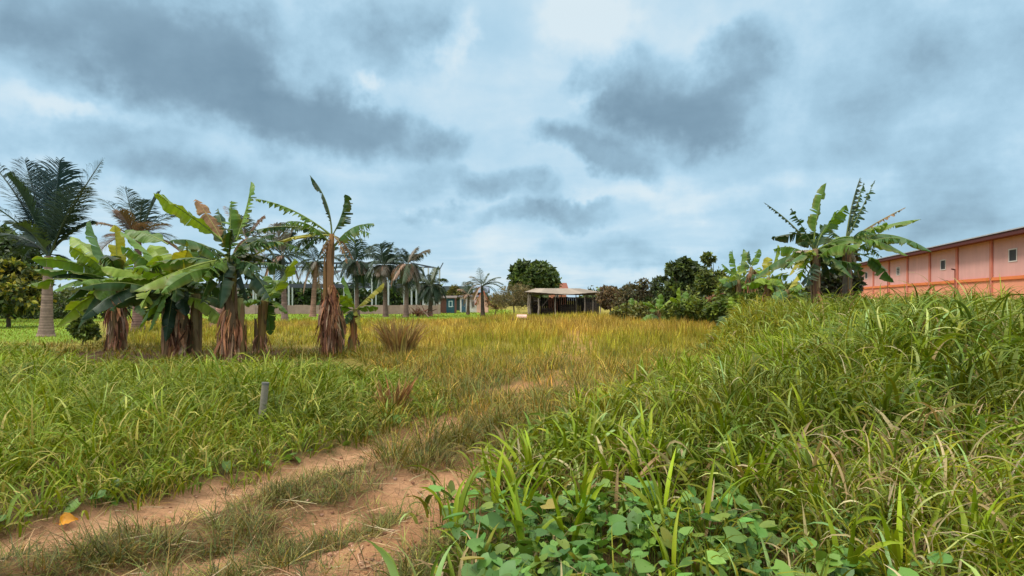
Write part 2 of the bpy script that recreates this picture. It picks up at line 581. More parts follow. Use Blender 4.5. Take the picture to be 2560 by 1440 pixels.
# ------------------------------------------------------------------ strips of leaf: grass blades, dry leaves
def blades(mb, base, az, L, Wd, th0, bend, cols, K=5, p=1.4, twist=None, swirl=None, fold=0.0, blunt=0.05, floor=None, prof='grass'):
    n = len(L)
    s = np.linspace(0, 1, K + 1)
    one = np.ones(n)
    twist = 0 * one if twist is None else twist
    swirl = 0 * one if swirl is None else swirl
    th = th0[:, None] + bend[:, None] * s[None] ** p
    am = az[:, None] + swirl[:, None] * s[None]
    ca, sa = np.cos(am), np.sin(am)
    ds = (L / K)[:, None]
    thm, cam_, sam = (th[:, 1:] + th[:, :-1]) / 2, (ca[:, 1:] + ca[:, :-1]) / 2, (sa[:, 1:] + sa[:, :-1]) / 2
    z0 = np.zeros((n, 1))
    px = np.concatenate([z0, np.cumsum(np.sin(thm) * cam_ * ds, 1)], 1)
    py = np.concatenate([z0, np.cumsum(np.sin(thm) * sam * ds, 1)], 1)
    pz = np.concatenate([z0, np.cumsum(np.cos(thm) * ds, 1)], 1)
    Pn = base[:, None] + np.stack([px, py, pz], -1)
    if floor is not None:
        Pn[..., 2] = np.maximum(Pn[..., 2], floor[:, None] + .008 + .01 * s[None])
    N = np.stack([ca * np.cos(th), sa * np.cos(th), -np.sin(th)], -1)
    S = np.stack([-sa, ca, 0 * ca], -1)
    tw = twist[:, None] * (s[None] + .15)
    S2 = S * np.cos(tw)[..., None] + N * np.sin(tw)[..., None]
    N2 = N * np.cos(tw)[..., None] - S * np.sin(tw)[..., None]
    if prof == 'grass':
        w = (1 - s ** 2.4) * (.55 + .45 * np.minimum(1, 4 * s)) + blunt
    else:
        w = np.minimum(1, .35 + 2.5 * s) * (1 - s ** 5 * .8)
    hw = (Wd[:, None] * w[None] / 2)[..., None]
    if fold:
        vv = np.stack([Pn - S2 * hw, Pn + N2 * hw * fold, Pn + S2 * hw], 2)
        A = 3
    else:
        vv = np.stack([Pn - S2 * hw, Pn + S2 * hw], 2)
        A = 2
    per = (K + 1) * A
    base_q = []
    for i in range(K):
        for j in range(A - 1):
            base_q.append((i * A + j, i * A + j + 1, (i + 1) * A + j + 1, (i + 1) * A + j))
    base_q = np.array(base_q)
    q = (np.arange(n) * per)[:, None, None] + base_q[None]
    mb.add(vv.reshape(-1, 3), q.reshape(-1, 4), np.repeat(cols[:, None], per, 1).reshape(-1, 3))


ALB = np.array((.80, .66, .25))           # picture tones -> leaf albedo


def pick(pal, n, wts=None, jit=.14, alb=None):
    pal = np.array([srgb(*c)[:3] for c in pal])
    k = RNG.choice(len(pal), n, p=None if wts is None else np.array(wts) / np.sum(wts))
    k2 = RNG.choice(len(pal), n, p=None if wts is None else np.array(wts) / np.sum(wts))
    f = RNG.random(n)[:, None] * .35
    c = pal[k] * (1 - f) + pal[k2] * f
    return c * (ALB if alb is None else alb) * np.exp(RNG.normal(0, jit, (n, 1))) * (1 + RNG.normal(0, .04, (n, 3)))


def scatter(n, d0, d1, u0, u1, keep, lin=1.0):
    """points in the wedge seen from near the origin, denser near by; keep(x,y) gives the chance of each"""
    d = np.exp(RNG.uniform(math.log(d0), math.log(d1), n)) if lin == 1.0 else (RNG.uniform(d0 ** lin, d1 ** lin, n)) ** (1 / lin)
    u = RNG.uniform(u0, u1, n)
    x = u * (d + .8)
    k = RNG.random(n) < keep(x, d)
    return x[k], d[k]


UN = RNG.uniform


def tussocks(x, y, per, spread):
    """repeat tuft positions into blade positions; returns blade x, y, outward azimuth, tuft index"""
    i = np.repeat(np.arange(len(x)), per)
    a = UN(0, 2 * PI, len(i)); r = spread * np.sqrt(UN(0, 1, len(i)))
    return x[i] + r * np.cos(a), y[i] + r * np.sin(a), a, i


# tall broad-bladed grass on the rising ground to the right
def tall_grass():
    mb = MB()
    vine_zone = lambda x, y: (1 - sstep(4.2, 5.0, y + (fbm(x * 2, y * 2, 71) - .5))) * (1 - sstep(1.5, 2.1, x))
    keep = lambda x, y: sstep(-.2, .25, x - xr(y) + (fbm(x * 1.1, y * 1.1, 73) - .5) * (.9 + 2.0 * sstep(6, 9, y))) * (1 - .76 * vine_zone(x, y)) * np.where(x < .2 + 0 * y, np.where(y < 2.7, 0, 1), np.where(y < 2.2, 0, 1))
    x, y = scatter(14500, 2.3, 27, -.25, 1.15, keep, lin=1.35)
    grow = np.clip(.30 + .76 * sstep(-.1, 1, (x - xr(y)) / (3.8 + 1.4 * sstep(6, 9, y) - 4.0 * sstep(12, 16.5, y))) * sstep(2.0, 6.5, y), .2, 1.1) * (1 - .35 * vine_zone(x, y)) * (.42 + 1.05 * fbm(x * .8, y * .8, 77))
    bx, by, a, i = tussocks(x, y, 12, .16)
    n = len(bx)
    g = grow[i] * UN(.75, 1.2, n)
    gz = height(bx, by)
    st = UN(0, 1, n) ** .8 * .62 * g                                  # the leaf leaves its stem at this height
    base = np.stack([bx, by, gz + st], 1)
    az = a + RNG.normal(0, .7, n)
    far = sstep(9, 24, by)
    kind = sstep(.40, .60, fbm(bx * .6 + 9, by * .6, 78))
    L = UN(.20, .64, n) * (.55 + .55 * g)
    Wd = (.008 + (.013 + .026 * kind) * UN(0, 1, n) ** 1.6) * (1 + .6 * far)
    tone = fbm(bx * .7, by * .7, 79)
    c = pick([(128, 158, 56), (112, 146, 58), (146, 170, 72), (96, 132, 54), (150, 168, 64), (110, 150, 80)], n)
    c *= (.30 + 1.15 * tone)[:, None]
    c *= (1 + np.array([.16, .02, -.1])[None] * (1 - kind)[:, None])
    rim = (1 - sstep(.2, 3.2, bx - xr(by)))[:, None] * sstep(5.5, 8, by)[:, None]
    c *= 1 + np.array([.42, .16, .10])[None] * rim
    pale = UN(0, 1, n) < .11
    c[pale] = pick([(172, 188, 112), (150, 178, 116), (186, 190, 120)], int(pale.sum()), alb=np.array((.80, .80, .62)))
    deadp = np.where(by < 5.2, .16, .03) * sstep(.35, .6, fbm(bx * 1.1, by * 1.1, 81)) * 2
    dead = UN(0, 1, n) < deadp
    c[dead] = pick([(190, 166, 116), (168, 138, 92), (206, 186, 140)], int(dead.sum()), alb=.75)
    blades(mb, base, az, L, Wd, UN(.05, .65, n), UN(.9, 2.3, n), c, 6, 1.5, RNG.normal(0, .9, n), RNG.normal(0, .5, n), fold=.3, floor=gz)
    # stems
    sx, sy, sa_, si = tussocks(x, y, 3, .12)
    m = len(sx); sz = height(sx, sy)
    gs = grow[si]
    blades(mb, np.stack([sx, sy, sz], 1), UN(0, 2 * PI, m), .72 * gs, UN(.006, .011, m), UN(0, .25, m), UN(0, .35, m), pick([(110, 128, 56), (132, 136, 70)], m), 3, 1.2, blunt=.3)
    # dry seed stalks and broad weed leaves
    x3, y3 = scatter(700, 3.0, 24, -.2, 1.12, keep, lin=1.3)
    m = len(x3); z3 = height(x3, y3); g3 = np.clip(.4 + .6 * sstep(-.2, 4, x3 - xr(y3)) * sstep(3, 8, y3), .3, 1)
    blades(mb, np.stack([x3, y3, z3], 1), UN(0, 2 * PI, m), UN(.75, 1.25, m) * g3, UN(.004, .007, m) * (1 + y3 * .05), UN(0, .25, m), UN(.1, .8, m), pick([(168, 150, 96), (140, 120, 76), (150, 150, 84)], m, alb=.8), 5, 1.6, blunt=.5)
    x3, y3 = scatter(2600, 2.8, 16, -.2, 1.12, lambda x, y: keep(x, y) * sstep(.5, .62, fbm(x * 1.3, y * 1.3, 84)), lin=1.2)
    bx, by, a, i = tussocks(x3, y3, 4, .10)
    m = len(bx); z3 = height(bx, by); g3 = np.clip(.3 + .6 * sstep(-.2, 4, bx - xr(by)) * sstep(3, 8, by), .25, .9)
    blades(mb, np.stack([bx, by, z3 + UN(.1, .75, m) * g3], 1), a, UN(.08, .20, m), UN(.03, .07, m), UN(.5, 1.3, m), UN(.2, .9, m), pick([(104, 128, 62), (86, 112, 52), (122, 136, 66)], m), 4, 1.2, RNG.normal(0, .6, m), fold=.25, floor=z3, prof='strip')
    # broad young shoots standing up among the rest
    x2, y2 = scatter(900, 3.2, 18, -.1, 1.1, keep, lin=1.2)
    bx, by, a, i = tussocks(x2, y2, 5, .05)
    n = len(bx); gz = height(bx, by)
    gr = np.clip(.4 + .55 * sstep(-.2, 3.5, bx - xr(by)) * sstep(3.0, 8, by), .3, 1.1)
    blades(mb, np.stack([bx, by, gz + .35 * gr], 1), a, UN(.4, .75, n) * (.5 + .5 * gr), UN(.024, .042, n), UN(.0, .4, n), UN(.3, 1.5, n),
           pick([(134, 166, 44), (150, 178, 54), (118, 150, 40)], n), 6, 1.6, RNG.normal(0, .6, n), RNG.normal(0, .3, n), fold=.35, floor=gz)
    tag(mb.build('tall_grass', MAT['grass']), 'tall arching broad-bladed green grass on the rising ground at right', 'grass', kind='stuff')


tall_grass()


# bright grass on the left of the track
def left_grass():
    mb = MB()
    top = lambda x: 12.6 + np.maximum(0, -x - 8.5) * .8 + (fbm(x * .6, x * 0 + 3, 83) - .5) * 2.2
    keep = lambda x, y: sstep(-.15, .2, xl(y) - x + (fbm(x * 1.6, y * 1.6, 85) - .5) * .7) * (1 - sstep(-.8, .6, y - top(x)))
    x, y = scatter(6200, 3.2, 22, -1.15, .05, keep, lin=1.1)
    grow = (.22 + .80 * sstep(.1, 2.2, xl(y) - x)) * (.45 + 1.05 * fbm(x * .9, y * .9, 87)) * (1 - .45 * sstep(10, 13, y)) * np.where((np.abs(x + 2.85 - (y - 6.6) * -.41) < .34) & (y > 4.5) & (y < 7.6), .42, 1)
    bx, by, a, i = tussocks(x, y, 15, .14)
    n = len(bx)
    g = grow[i] * UN(.7, 1.2, n)
    gz = height(bx, by)
    base = np.stack([bx, by, gz + UN(0, .22, n) * g], 1)
    tone = fbm(bx * .5, by * .5, 89)
    c = pick([(128, 162, 50), (146, 172, 58), (112, 146, 44), (158, 176, 70), (100, 134, 50)], n) * (.32 + 1.15 * tone)[:, None]
    pale = UN(0, 1, n) < .07
    c[pale] = pick([(176, 188, 96), (160, 182, 100), (190, 188, 110)], int(pale.sum()), alb=np.array((.80, .78, .55)))
    yel = UN(0, 1, n) < .06 + .16 * sstep(.5, .7, fbm(bx * .7, by * .7, 91))
    c[yel] = pick([(172, 168, 84), (156, 148, 72), (182, 174, 112)], int(yel.sum()), alb=np.array((.8, .72, .5)))
    far = sstep(7, 16, by)
    blades(mb, base, a + RNG.normal(0, .6, n), UN(.28, .66, n) * (.45 + .6 * g), (.006 + .020 * UN(0, 1, n) ** 2) * (1 + .9 * far), UN(.05, .6, n), UN(.7, 2.2, n), c, 5, 1.5,
           RNG.normal(0, .8, n), RNG.normal(0, .5, n), fold=.25, floor=gz)
    tag(mb.build('meadow_grass', MAT['grass']), 'bright green knee-high grass left of the dirt track', 'grass', kind='stuff')


left_grass()


# fine olive turf in and beside the ruts
def track_grass():
    mb = MB()

    def keep(x, y):
        n = fbm(x * 2.6, y * 2.6, 93)
        b = clear_track(x, y)
        k = sstep(-.5, .1, x - xl(y)) * (1 - sstep(-.1, .5, x - xr(y))) * (1 - sstep(9, 11, y))
        return k * np.clip((1 - b * 1.02) * (.12 + 1.3 * sstep(.34, .58, n)) + .07 * sstep(.4, .55, fbm(x * 5, y * 5, 94)) + .012, 0, 1)
    x, y = scatter(13000, 2.4, 11, -.95, .35, keep, lin=1.0)
    bx, by, a, i = tussocks(x, y, 14, .07)
    n = len(bx); gz = height(bx, by)
    c = pick([(112, 120, 66), (96, 112, 60), (128, 126, 78), (146, 122, 76), (86, 102, 58)], n, alb=np.array((.80, .70, .48)))
    c = c * np.exp(RNG.normal(0, .42, (len(x), 1)))[i]
    g = (.5 + .8 * fbm(bx * 2, by * 2, 95))
    blades(mb, np.stack([bx, by, gz], 1), a + RNG.normal(0, .8, n), UN(.07, .24, n) * g * np.exp(RNG.normal(0, .3, len(x)))[i], UN(.003, .007, n), UN(.2, 1.3, n), UN(.2, 1.2, n), c, 3, 1.3,
           RNG.normal(0, .5, n), floor=gz)
    # transition weeds where the track is swallowed by the field
    kp = lambda x, y: sstep(-.9, .1, x - xl(y)) * (1 - sstep(.2, 2.2, x - xr(y))) * sstep(6.6, 8.2, y + (fbm(x * 1.5, y * 1.5, 97) - .5) * 2.0) * (1 - .9 * clear_track(x, y)) * (.35 + sstep(.35, .6, fbm(x * 1.4, y * 1.4, 98))) * (1 - .72 * worn(x, y))
    x, y = scatter(4600, 6, 19, -.3, .45, kp, lin=1.0)
    bx, by, a, i = tussocks(x, y, 15, .17)
    n = len(bx); gz = height(bx, by)
    tone = fbm(bx * 1.1, by * 1.1, 99)
    c = pick([(126, 138, 66), (110, 126, 62), (158, 140, 80), (176, 150, 90), (98, 112, 58)], n, alb=np.array((.92, .76, .48)))
    tt = np.exp(RNG.normal(0, .38, (len(x), 1))); hue = RNG.normal(0, .13, len(x))
    c = c * tt[i] * (1 + np.stack([hue, 0 * hue, -hue], 1)[i])
    g = (.35 + 1.1 * tone) * np.exp(RNG.normal(0, .25, len(x)))[i]
    blades(mb, np.stack([bx, by, gz], 1), a + RNG.normal(0, .6, n), UN(.14, .40, n) * g, UN(.005, .015, n), UN(.05, .8, n), UN(.2, 1.5, n), c, 4, 1.4,
           RNG.normal(0, .5, n), floor=gz)
    # bushy clumps of weeds standing in the worn strip
    kc = lambda x, y: sstep(-.5, .2, x - xl(y)) * (1 - sstep(.0, 1.2, x - xr(y))) * sstep(5.2, 6.4, y) * (1 - .8 * clear_track(x, y)) * sstep(.42, .6, fbm(x * 1.1, y * 1.1, 161))
    x, y = scatter(520, 5, 17, -.25, .42, kc, lin=1.0)
    x = np.concatenate([x, [-.15, .05, -.3, .45, -.05]]); y = np.concatenate([y, [7.75, 7.9, 8.0, 7.3, 8.9]])
    bx, by, a, i = tussocks(x, y, 60, .20)
    n = len(bx); gz = height(bx, by)
    c = pick([(104, 116, 58), (124, 124, 66), (150, 132, 78), (88, 104, 52)], n, alb=np.array((.82, .68, .40))) * np.exp(RNG.normal(-.1, .35, (len(x), 1)))[i]
    h = UN(.5, 1.3, len(x))[i]
    blades(mb, np.stack([bx, by, gz], 1), a, UN(.12, .38, n) * h, UN(.004, .012, n), UN(.05, .9, n), UN(.3, 1.6, n), c, 4, 1.4, RNG.normal(0, .6, n), floor=gz)
    tag(mb.build('track_turf', MAT['grass']), 'fine olive turf between and beside the wheel ruts', 'turf', kind='stuff')


track_grass()


# straw-yellow field in the middle distance
def dry_grass():
    mb = MB()

    def keep(x, y):
        n = (fbm(x * .5, y * .5, 101) - .5)
        mid = sstep(-.6, 1.0, x - xl(y) + n * 3 + sstep(16, 24, y) * 40) * (1 - sstep(-.6, .8, x - xr(y) + n * 3 - sstep(24, 30, y) * 60))
        return mid * sstep(-.66, -.60, x / y + n * .05) * sstep(10.5, 14, y + n * 5) * (1 - lawn_mask(x, y)) * (1 - .85 * mulch_mask(x, y)) * (1 - .7 * worn(x, y) * (1 - sstep(20, 34, y))) * np.where((np.abs(x - 4.8) < 5.2) & (y > 54.5), 0, 1) * np.where((np.abs(x - .62) < .8) & (y > 36.5) & (y < 40.4), .25, 1)
    x, y = scatter(15000, 10, 62, -.95, .62, keep, lin=.55)
    # taller standing straw on the right half of the field, shorter weeds on the left
    tall = sstep(-.16, .02, x / y) * sstep(16, 26, y)
    bx, by, a, i = tussocks(x, y, 8, .22)
    n = len(bx); gz = height(bx, by)
    t = tall[i]
    L = UN(.22, .42, n) * (1 - t) + UN(.42, .78, n) * t
    L *= .35 + 1.15 * fbm(bx * .45, by * .3, 103)
    Wd = np.maximum(.007, by * .00085) * UN(.6, 1.2, n)
    tone = fbm(bx * .18 + 3, by * .10, 105)
    green = np.clip(.95 * sstep(.42, .58, tone) + .35 * (1 - sstep(12, 18, by)) + .75 * sstep(.12, .3, -bx / by), 0, 1)
    cy = pick([(196, 160, 68), (184, 146, 62), (210, 180, 98), (168, 132, 66), (188, 162, 62)], n, alb=np.array((.72, .78, .58)))
    cg = pick([(156, 156, 60), (136, 142, 54), (172, 164, 66)], n, alb=np.array((.78, .72, .45)))
    red = sstep(.48, .64, fbm(bx * .25, by * .14 + 9, 107))[:, None] * .38
    c = np.where((UN(0, 1, n) < green)[:, None], cg, cy)
    c = c * (1 - red) + pick([(196, 146, 84), (180, 132, 78)], n, alb=.85) * red
    c = c * np.exp(RNG.normal(0, .34, (len(x), 1)))[i]
    blades(mb, np.stack([bx, by, gz], 1), a, L, Wd, UN(.0, .35, n), UN(.0, .9, n), c, 3, 1.5, RNG.normal(0, .4, n), floor=gz)
    tag(mb.build('straw_grass', MAT['drygrass']), 'straw-yellow dry grass filling the middle of the field', 'grass', kind='stuff')


dry_grass()


# low weeds under the banana plants and short turf of the lawn
def low_weeds():
    mb = MB()
    keep = lambda x, y: np.clip(mulch_mask(x, y) + .6 * sstep(13, 16, y) * (1 - sstep(24, 30, y)) * (1 - sstep(-.2, 0, x / y)), 0, 1) * (.15 + .9 * sstep(.40, .62, fbm(x * .9, y * .9, 111))) * (1 - lawn_mask(x, y))
    x, y = scatter(5200, 12, 27, -1.05, .0, keep, lin=1.2)
    bx, by, a, i = tussocks(x, y, 9, .2)
    n = len(bx); gz = height(bx, by)
    c = pick([(104, 122, 48), (122, 130, 54), (142, 132, 64), (86, 102, 44), (150, 126, 72)], n)
    blades(mb, np.stack([bx, by, gz], 1), a, UN(.10, .34, n), UN(.010, .026, n), UN(.1, .9, n), UN(.3, 1.6, n), c, 4, 1.4, RNG.normal(0, .6, n), floor=gz)
    tag(mb.build('low_weeds', MAT['grass']), 'sparse low weeds around the feet of the banana plants', 'weeds', kind='stuff')
    mb = MB()
    x, y = scatter(60000, 21, 100, -1.05, .1, lambda x, y: lawn_mask(x, y), lin=.3)
    n = len(x); gz = height(x, y)
    c = pick([(134, 158, 52), (122, 148, 48), (146, 162, 60), (150, 154, 66)], n, jit=.1)
    blades(mb, np.stack([x, y, gz], 1), UN(0, 2 * PI, n), UN(.05, .13, n) * (1 + y * .004), np.maximum(.01, y * .0012), UN(.1, .8, n), UN(.1, .8, n), c, 2, 1.3, floor=gz)
    tag(mb.build('lawn_turf', MAT['grass']), 'short bright turf of the mown lawn', 'turf', kind='stuff')


low_weeds()


# heart-shaped creeper leaves at the lower right
def vine_leaves():
    mb = MB()
    zone = lambda x, y: sstep(-.1, .2, x - xr(y) + .1 + (fbm(x * 2, y * 2, 121) - .5) * .5) * (1 - sstep(4.0, 4.8, y + (fbm(x * 2, y * 2, 71) - .5) * 1.2 + .15 * x)) * (1 - sstep(1.3, 2.4, x)) * (.35 + .9 * sstep(.35, .55, fbm(x * 2.3, y * 2.3, 123)))
    x, y = scatter(4200, 2.9, 5.4, -.15, .6, zone, lin=1.6)
    # a few along the far edge of the left rut
    zl = lambda x, y: (np.abs(xl(y) - x - .25) < .3) * .9
    x2, y2 = scatter(900, 3.6, 8, -1.0, -.05, zl)
    x, y = np.concatenate([x, x2]), np.concatenate([y, y2])
    n = len(x); gz = height(x, y)
    hgt = UN(.06, .31, n); hgt[-len(x2):] = UN(.03, .10, len(x2))
    size = .035 + .085 * UN(0, 1, n) ** 1.5
    az = UN(0, 2 * PI, n)
    tilt = RNG.normal(.25, .35, n); roll = RNG.normal(0, .35, n)
    rows = np.array([(-.12, .34), (.12, .50), (.42, .47), (.74, .27), (1.0, .03)])
    f = np.stack([np.cos(az) * np.cos(tilt), np.sin(az) * np.cos(tilt), -np.sin(tilt)], 1)
    s0 = np.stack([-np.sin(az), np.cos(az), 0 * az], 1)
    nn = np.cross(f, s0)
    s = s0 * np.cos(roll)[:, None] + nn * np.sin(roll)[:, None]
    nn = np.cross(f, s)
    c0 = np.stack([x, y, gz + hgt], 1)
    vs = []
    for k, (t, w) in enumerate(rows):
        cen = c0 + f * (t * size)[:, None] - nn * (size * .18 * t * t)[:, None]
        for j, sg in enumerate((-1, 0, 1)):
            back = -.10 if (k == 0 and sg != 0) else 0
            vs.append(cen + s * (sg * w * size)[:, None] + nn * (abs(sg) * .10 * size)[:, None] + f * (back * size)[:, None])
    v = np.stack(vs, 1)
    bq = np.array([(r * 3 + j, r * 3 + j + 1, (r + 1) * 3 + j + 1, (r + 1) * 3 + j) for r in range(4) for j in range(2)])
    q = (np.arange(n) * 15)[:, None, None] + bq[None]
    c = pick([(98, 146, 76), (112, 158, 84), (84, 130, 66), (122, 160, 78), (128, 152, 70)], n, alb=np.array((.72, .68, .42)))
    c *= np.exp(np.clip(RNG.normal(0, .20, (n, 1)), -.5, .22))
    c[UN(0, 1, n) < .015] = srgb(150, 132, 60)[:3]
    mb.add(v.reshape(-1, 3), q.reshape(-1, 4), np.repeat(c[:, None], 15, 1).reshape(-1, 3))
    # leaf stalks
    blades(mb, np.stack([x, y, gz], 1), az, hgt * 1.02, UN(.003, .005, n), 0 * x, 0.1 + 0 * x, c * .8, 2, 1.0, blunt=.6)
    tag(mb.build('creeper_leaves', MAT['vine']), 'mat of heart-shaped green creeper leaves at the edge of the dirt', 'creeper', kind='stuff')


vine_leaves()


# dry straw and litter lying on the soil
def litter():
    mb = MB()
    keep = lambda x, y: in_track(x, y) * .5 + .5 * sstep(-.3, .1, x - xr(y)) * (1 - sstep(.2, 1.0, x - xr(y))) + .8 * (x > .5) * (y < 4.6) * sstep(.45, .6, fbm(x * 1.2, y * 1.2, 131))
    x, y = scatter(11000, 2.6, 9, -.95, .9, keep)
    n = len(x); gz = height(x, y)
    blades(mb, np.stack([x, y, gz + .006 + UN(0, .02, n)], 1), UN(0, 2 * PI, n), UN(.05, .34, n), UN(.002, .008, n), UN(1.25, 1.55, n), UN(-.1, .25, n),
           pick([(186, 156, 112), (158, 122, 86), (204, 182, 142), (128, 98, 70)], n, alb=.85), 4, 1.0, RNG.normal(0, 1, n), RNG.normal(0, .7, n), floor=gz)
    tag(mb.build('straw_litter', MAT['dry']), 'scattered dry straw lying on the soil and under the grass', 'straw', kind='stuff')


litter()


# clods and small stones on the bare soil
def clods():
    mb = MB()
    x, y = scatter(16000, 2.4, 9.5, -1.0, .3, lambda x, y: in_track(x, y) * np.clip(clear_track(x, y) + .15, 0, 1) * (.15 + sstep(.42, .62, fbm(x * 3, y * 3, 141))), lin=1.0)
    n = len(x); z = height(x, y)
    r = .003 + .016 * UN(0, 1, n) ** 4
    cube = np.array([(a, b, c) for c in (-1, 1) for a, b in ((-1, -1), (1, -1), (1, 1), (-1, 1))], float)
    v = cube[None] * UN(.45, 1.0, (n, 8, 1)) * r[:, None, None] * np.stack([UN(.7, 1.3, n), UN(.7, 1.3, n), UN(.4, .8, n)], 1)[:, None]
    an = UN(0, 2 * PI, n); ca, sa = np.cos(an)[:, None], np.sin(an)[:, None]
    v = np.stack([v[..., 0] * ca - v[..., 1] * sa, v[..., 0] * sa + v[..., 1] * ca, v[..., 2]], -1) + np.stack([x, y, z + r * .25], 1)[:, None]
    q = np.array([(3, 2, 1, 0), (4, 5, 6, 7), (0, 1, 5, 4), (1, 2, 6, 5), (2, 3, 7, 6), (3, 0, 4, 7)])
    c = pick([(190, 140, 108), (164, 112, 82), (206, 164, 134), (140, 100, 76)], n, alb=1.0)
    mb.add(v.reshape(-1, 3), ((np.arange(n) * 8)[:, None, None] + q[None]).reshape(-1, 4), np.repeat(c[:, None], 8, 1).reshape(-1, 3))
    tag(mb.build('soil_clods', MAT['ground']), 'crumbs and small clods of reddish soil lying in the ruts', 'soil clods', kind='stuff')


clods()
#PART2
# ------------------------------------------------------------------ plants with named parts
def bez(B, C, T, n):
    s = np.linspace(0, 1, n)[:, None]
    return (1 - s) ** 2 * B + 2 * s * (1 - s) * C + s * s * T


def rotv(v, axis, a):
    axis = axis / np.linalg.norm(axis)
    return v * math.cos(a) + np.cross(axis, v) * math.sin(a) + axis * np.dot(axis, v) * (1 - math.cos(a))


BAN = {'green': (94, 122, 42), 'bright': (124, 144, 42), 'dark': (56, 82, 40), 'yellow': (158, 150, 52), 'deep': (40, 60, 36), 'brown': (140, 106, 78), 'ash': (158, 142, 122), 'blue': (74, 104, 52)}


def banana_leaf(parent, off, B, T, arch=.25, w=.5, tear=.3, roll=0.0, fold=.35, col='green', petiole=.13, side=None, name='leaf', thin=1.0, whole_tip=None):
    tear0, thin0 = tear, thin
    """one banana leaf from its foot B to its tip T; tear 0 whole .. 1 in ribbons"""
    B, T = np.asarray(B, float), np.asarray(T, float)
    L = np.linalg.norm(T - B)
    w = w * 1.22
    if tear > .12 and whole_tip is None: tear = min(1.0, tear * 1.25 + .08)
    tear0 = tear
    C = (B + T) / 2 + np.array([0, 0, 1.0]) * arch * L
    if side is not None:
        C = C + np.asarray(side, float) * L
    n = 44
    R = bez(B, C, T, n)
    tg = np.gradient(R, axis=0); tg /= np.linalg.norm(tg, axis=1)[:, None]
    s0 = np.cross(tg.mean(0), np.array([0, 0, 1.0]))
    if np.linalg.norm(s0) < .25:
        s0 = np.array([1.0, 0.1, 0])
    mb = MB()
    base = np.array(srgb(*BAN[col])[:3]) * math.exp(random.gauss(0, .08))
    rib = base * .6 + np.array(srgb(168, 172, 96)[:3]) * .4
    S, N = [], []
    for i in range(n):
        s = s0 - tg[i] * np.dot(s0, tg[i]); s /= np.linalg.norm(s)
        s = rotv(s, tg[i], roll)
        S.append(s); N.append(np.cross(s, tg[i]))
    S, N = np.array(S), np.array(N)
    prof = lambda t: max(.0, max(0.0, min(1, (t - petiole) / .16)) ** .6 * (1 - max(0, (t - .62) / .38) ** 2.2) ** .75 if t < 1 else 0.0)
    i0 = int(petiole * (n - 1))
    for sg in (-1, 1):
        i = i0
        ph_run = random.random() * 6
        while i < n - 1:
            if whole_tip is not None:
                tear, thin = (.08, 1.0) if i / (n - 1) > whole_tip else (tear0, thin0)
            step = random.randint(7, 14) if random.random() > tear else (random.randint(1, 3) if tear > .5 else random.randint(2, 5))
            j = min(n - 1, i + step)
            if n - 1 - j < 2: j = n - 1
            torn = random.random() < tear
            ph = fold + random.gauss(0, .06) + (random.random() * 1.0 * tear if torn else 0)
            short = 1 - (random.random() * .45 * tear if torn else 0)
            gap = (.5 * random.random() + .25) * tear if tear > .05 else 0
            if torn and random.random() < .13 * tear:
                i = j; continue                                        # a ribbon has dropped off
            sl = .22 + random.gauss(0, .1) * tear
            m = j - i + 1
            mid = (i + j) / 2
            V = []
            for k in range(i, j + 1):
                t = k / (n - 1)
                hw = w / 2 * prof(t) * short * thin * (1 + .035 * math.sin(k * 1.9 + ph_run))
                cur = R[k]
                row = [cur]
                for r_, (lat, extra) in enumerate(((.5, 0.0), (1.0, .22))):
                    a = ph + extra * (1 + tear) + .20 * math.sin(k * .5 + ph_run) * lat + .07 * math.sin(k * 1.7 + sg) * lat
                    sh = (mid - k) / max(1, n - 1) * L * gap * lat * (2.2 if m <= 4 else .35)
                    row.append(row[-1] + sg * S[k] * math.cos(a) * hw * .5 - N[k] * math.sin(a) * hw * .5 * 1.0 + tg[k] * (sl * hw * .5 + sh * .5))
                V += row
            q = []
            for k in range(m - 1):
                for r_ in range(2):
                    a_ = k * 3 + r_
                    q.append((a_, a_ + 1, a_ + 4, a_ + 3) if sg > 0 else (a_, a_ + 3, a_ + 4, a_ + 1))
            cc = base * math.exp(random.gauss(0, .10))
            cv = np.tile(cc, (len(V), 1))
            if tear > .5 or random.random() < .25:                      # dry rims on worn ribbons
                cv[2::3] = cv[2::3] * .6 + np.array(srgb(150, 130, 80)[:3]) * .4 * (.5 if col in ('deep', 'dark') else 1)
            cv = cv * (1 + .09 * np.sin(np.repeat(np.arange(i, j + 1), 3) * 2.1 + ph_run))[:, None]
            mb.add(V, q, cv)
            i = j
    rad = np.linspace(.030, .006, n) * (L / 2.4) ** .5
    mb.tube(R - N * .008, rad, 4, rib, caps=False)
    return mb.build(name, MAT['dry'] if col in ('brown', 'ash') else MAT['banana'], parent, off)


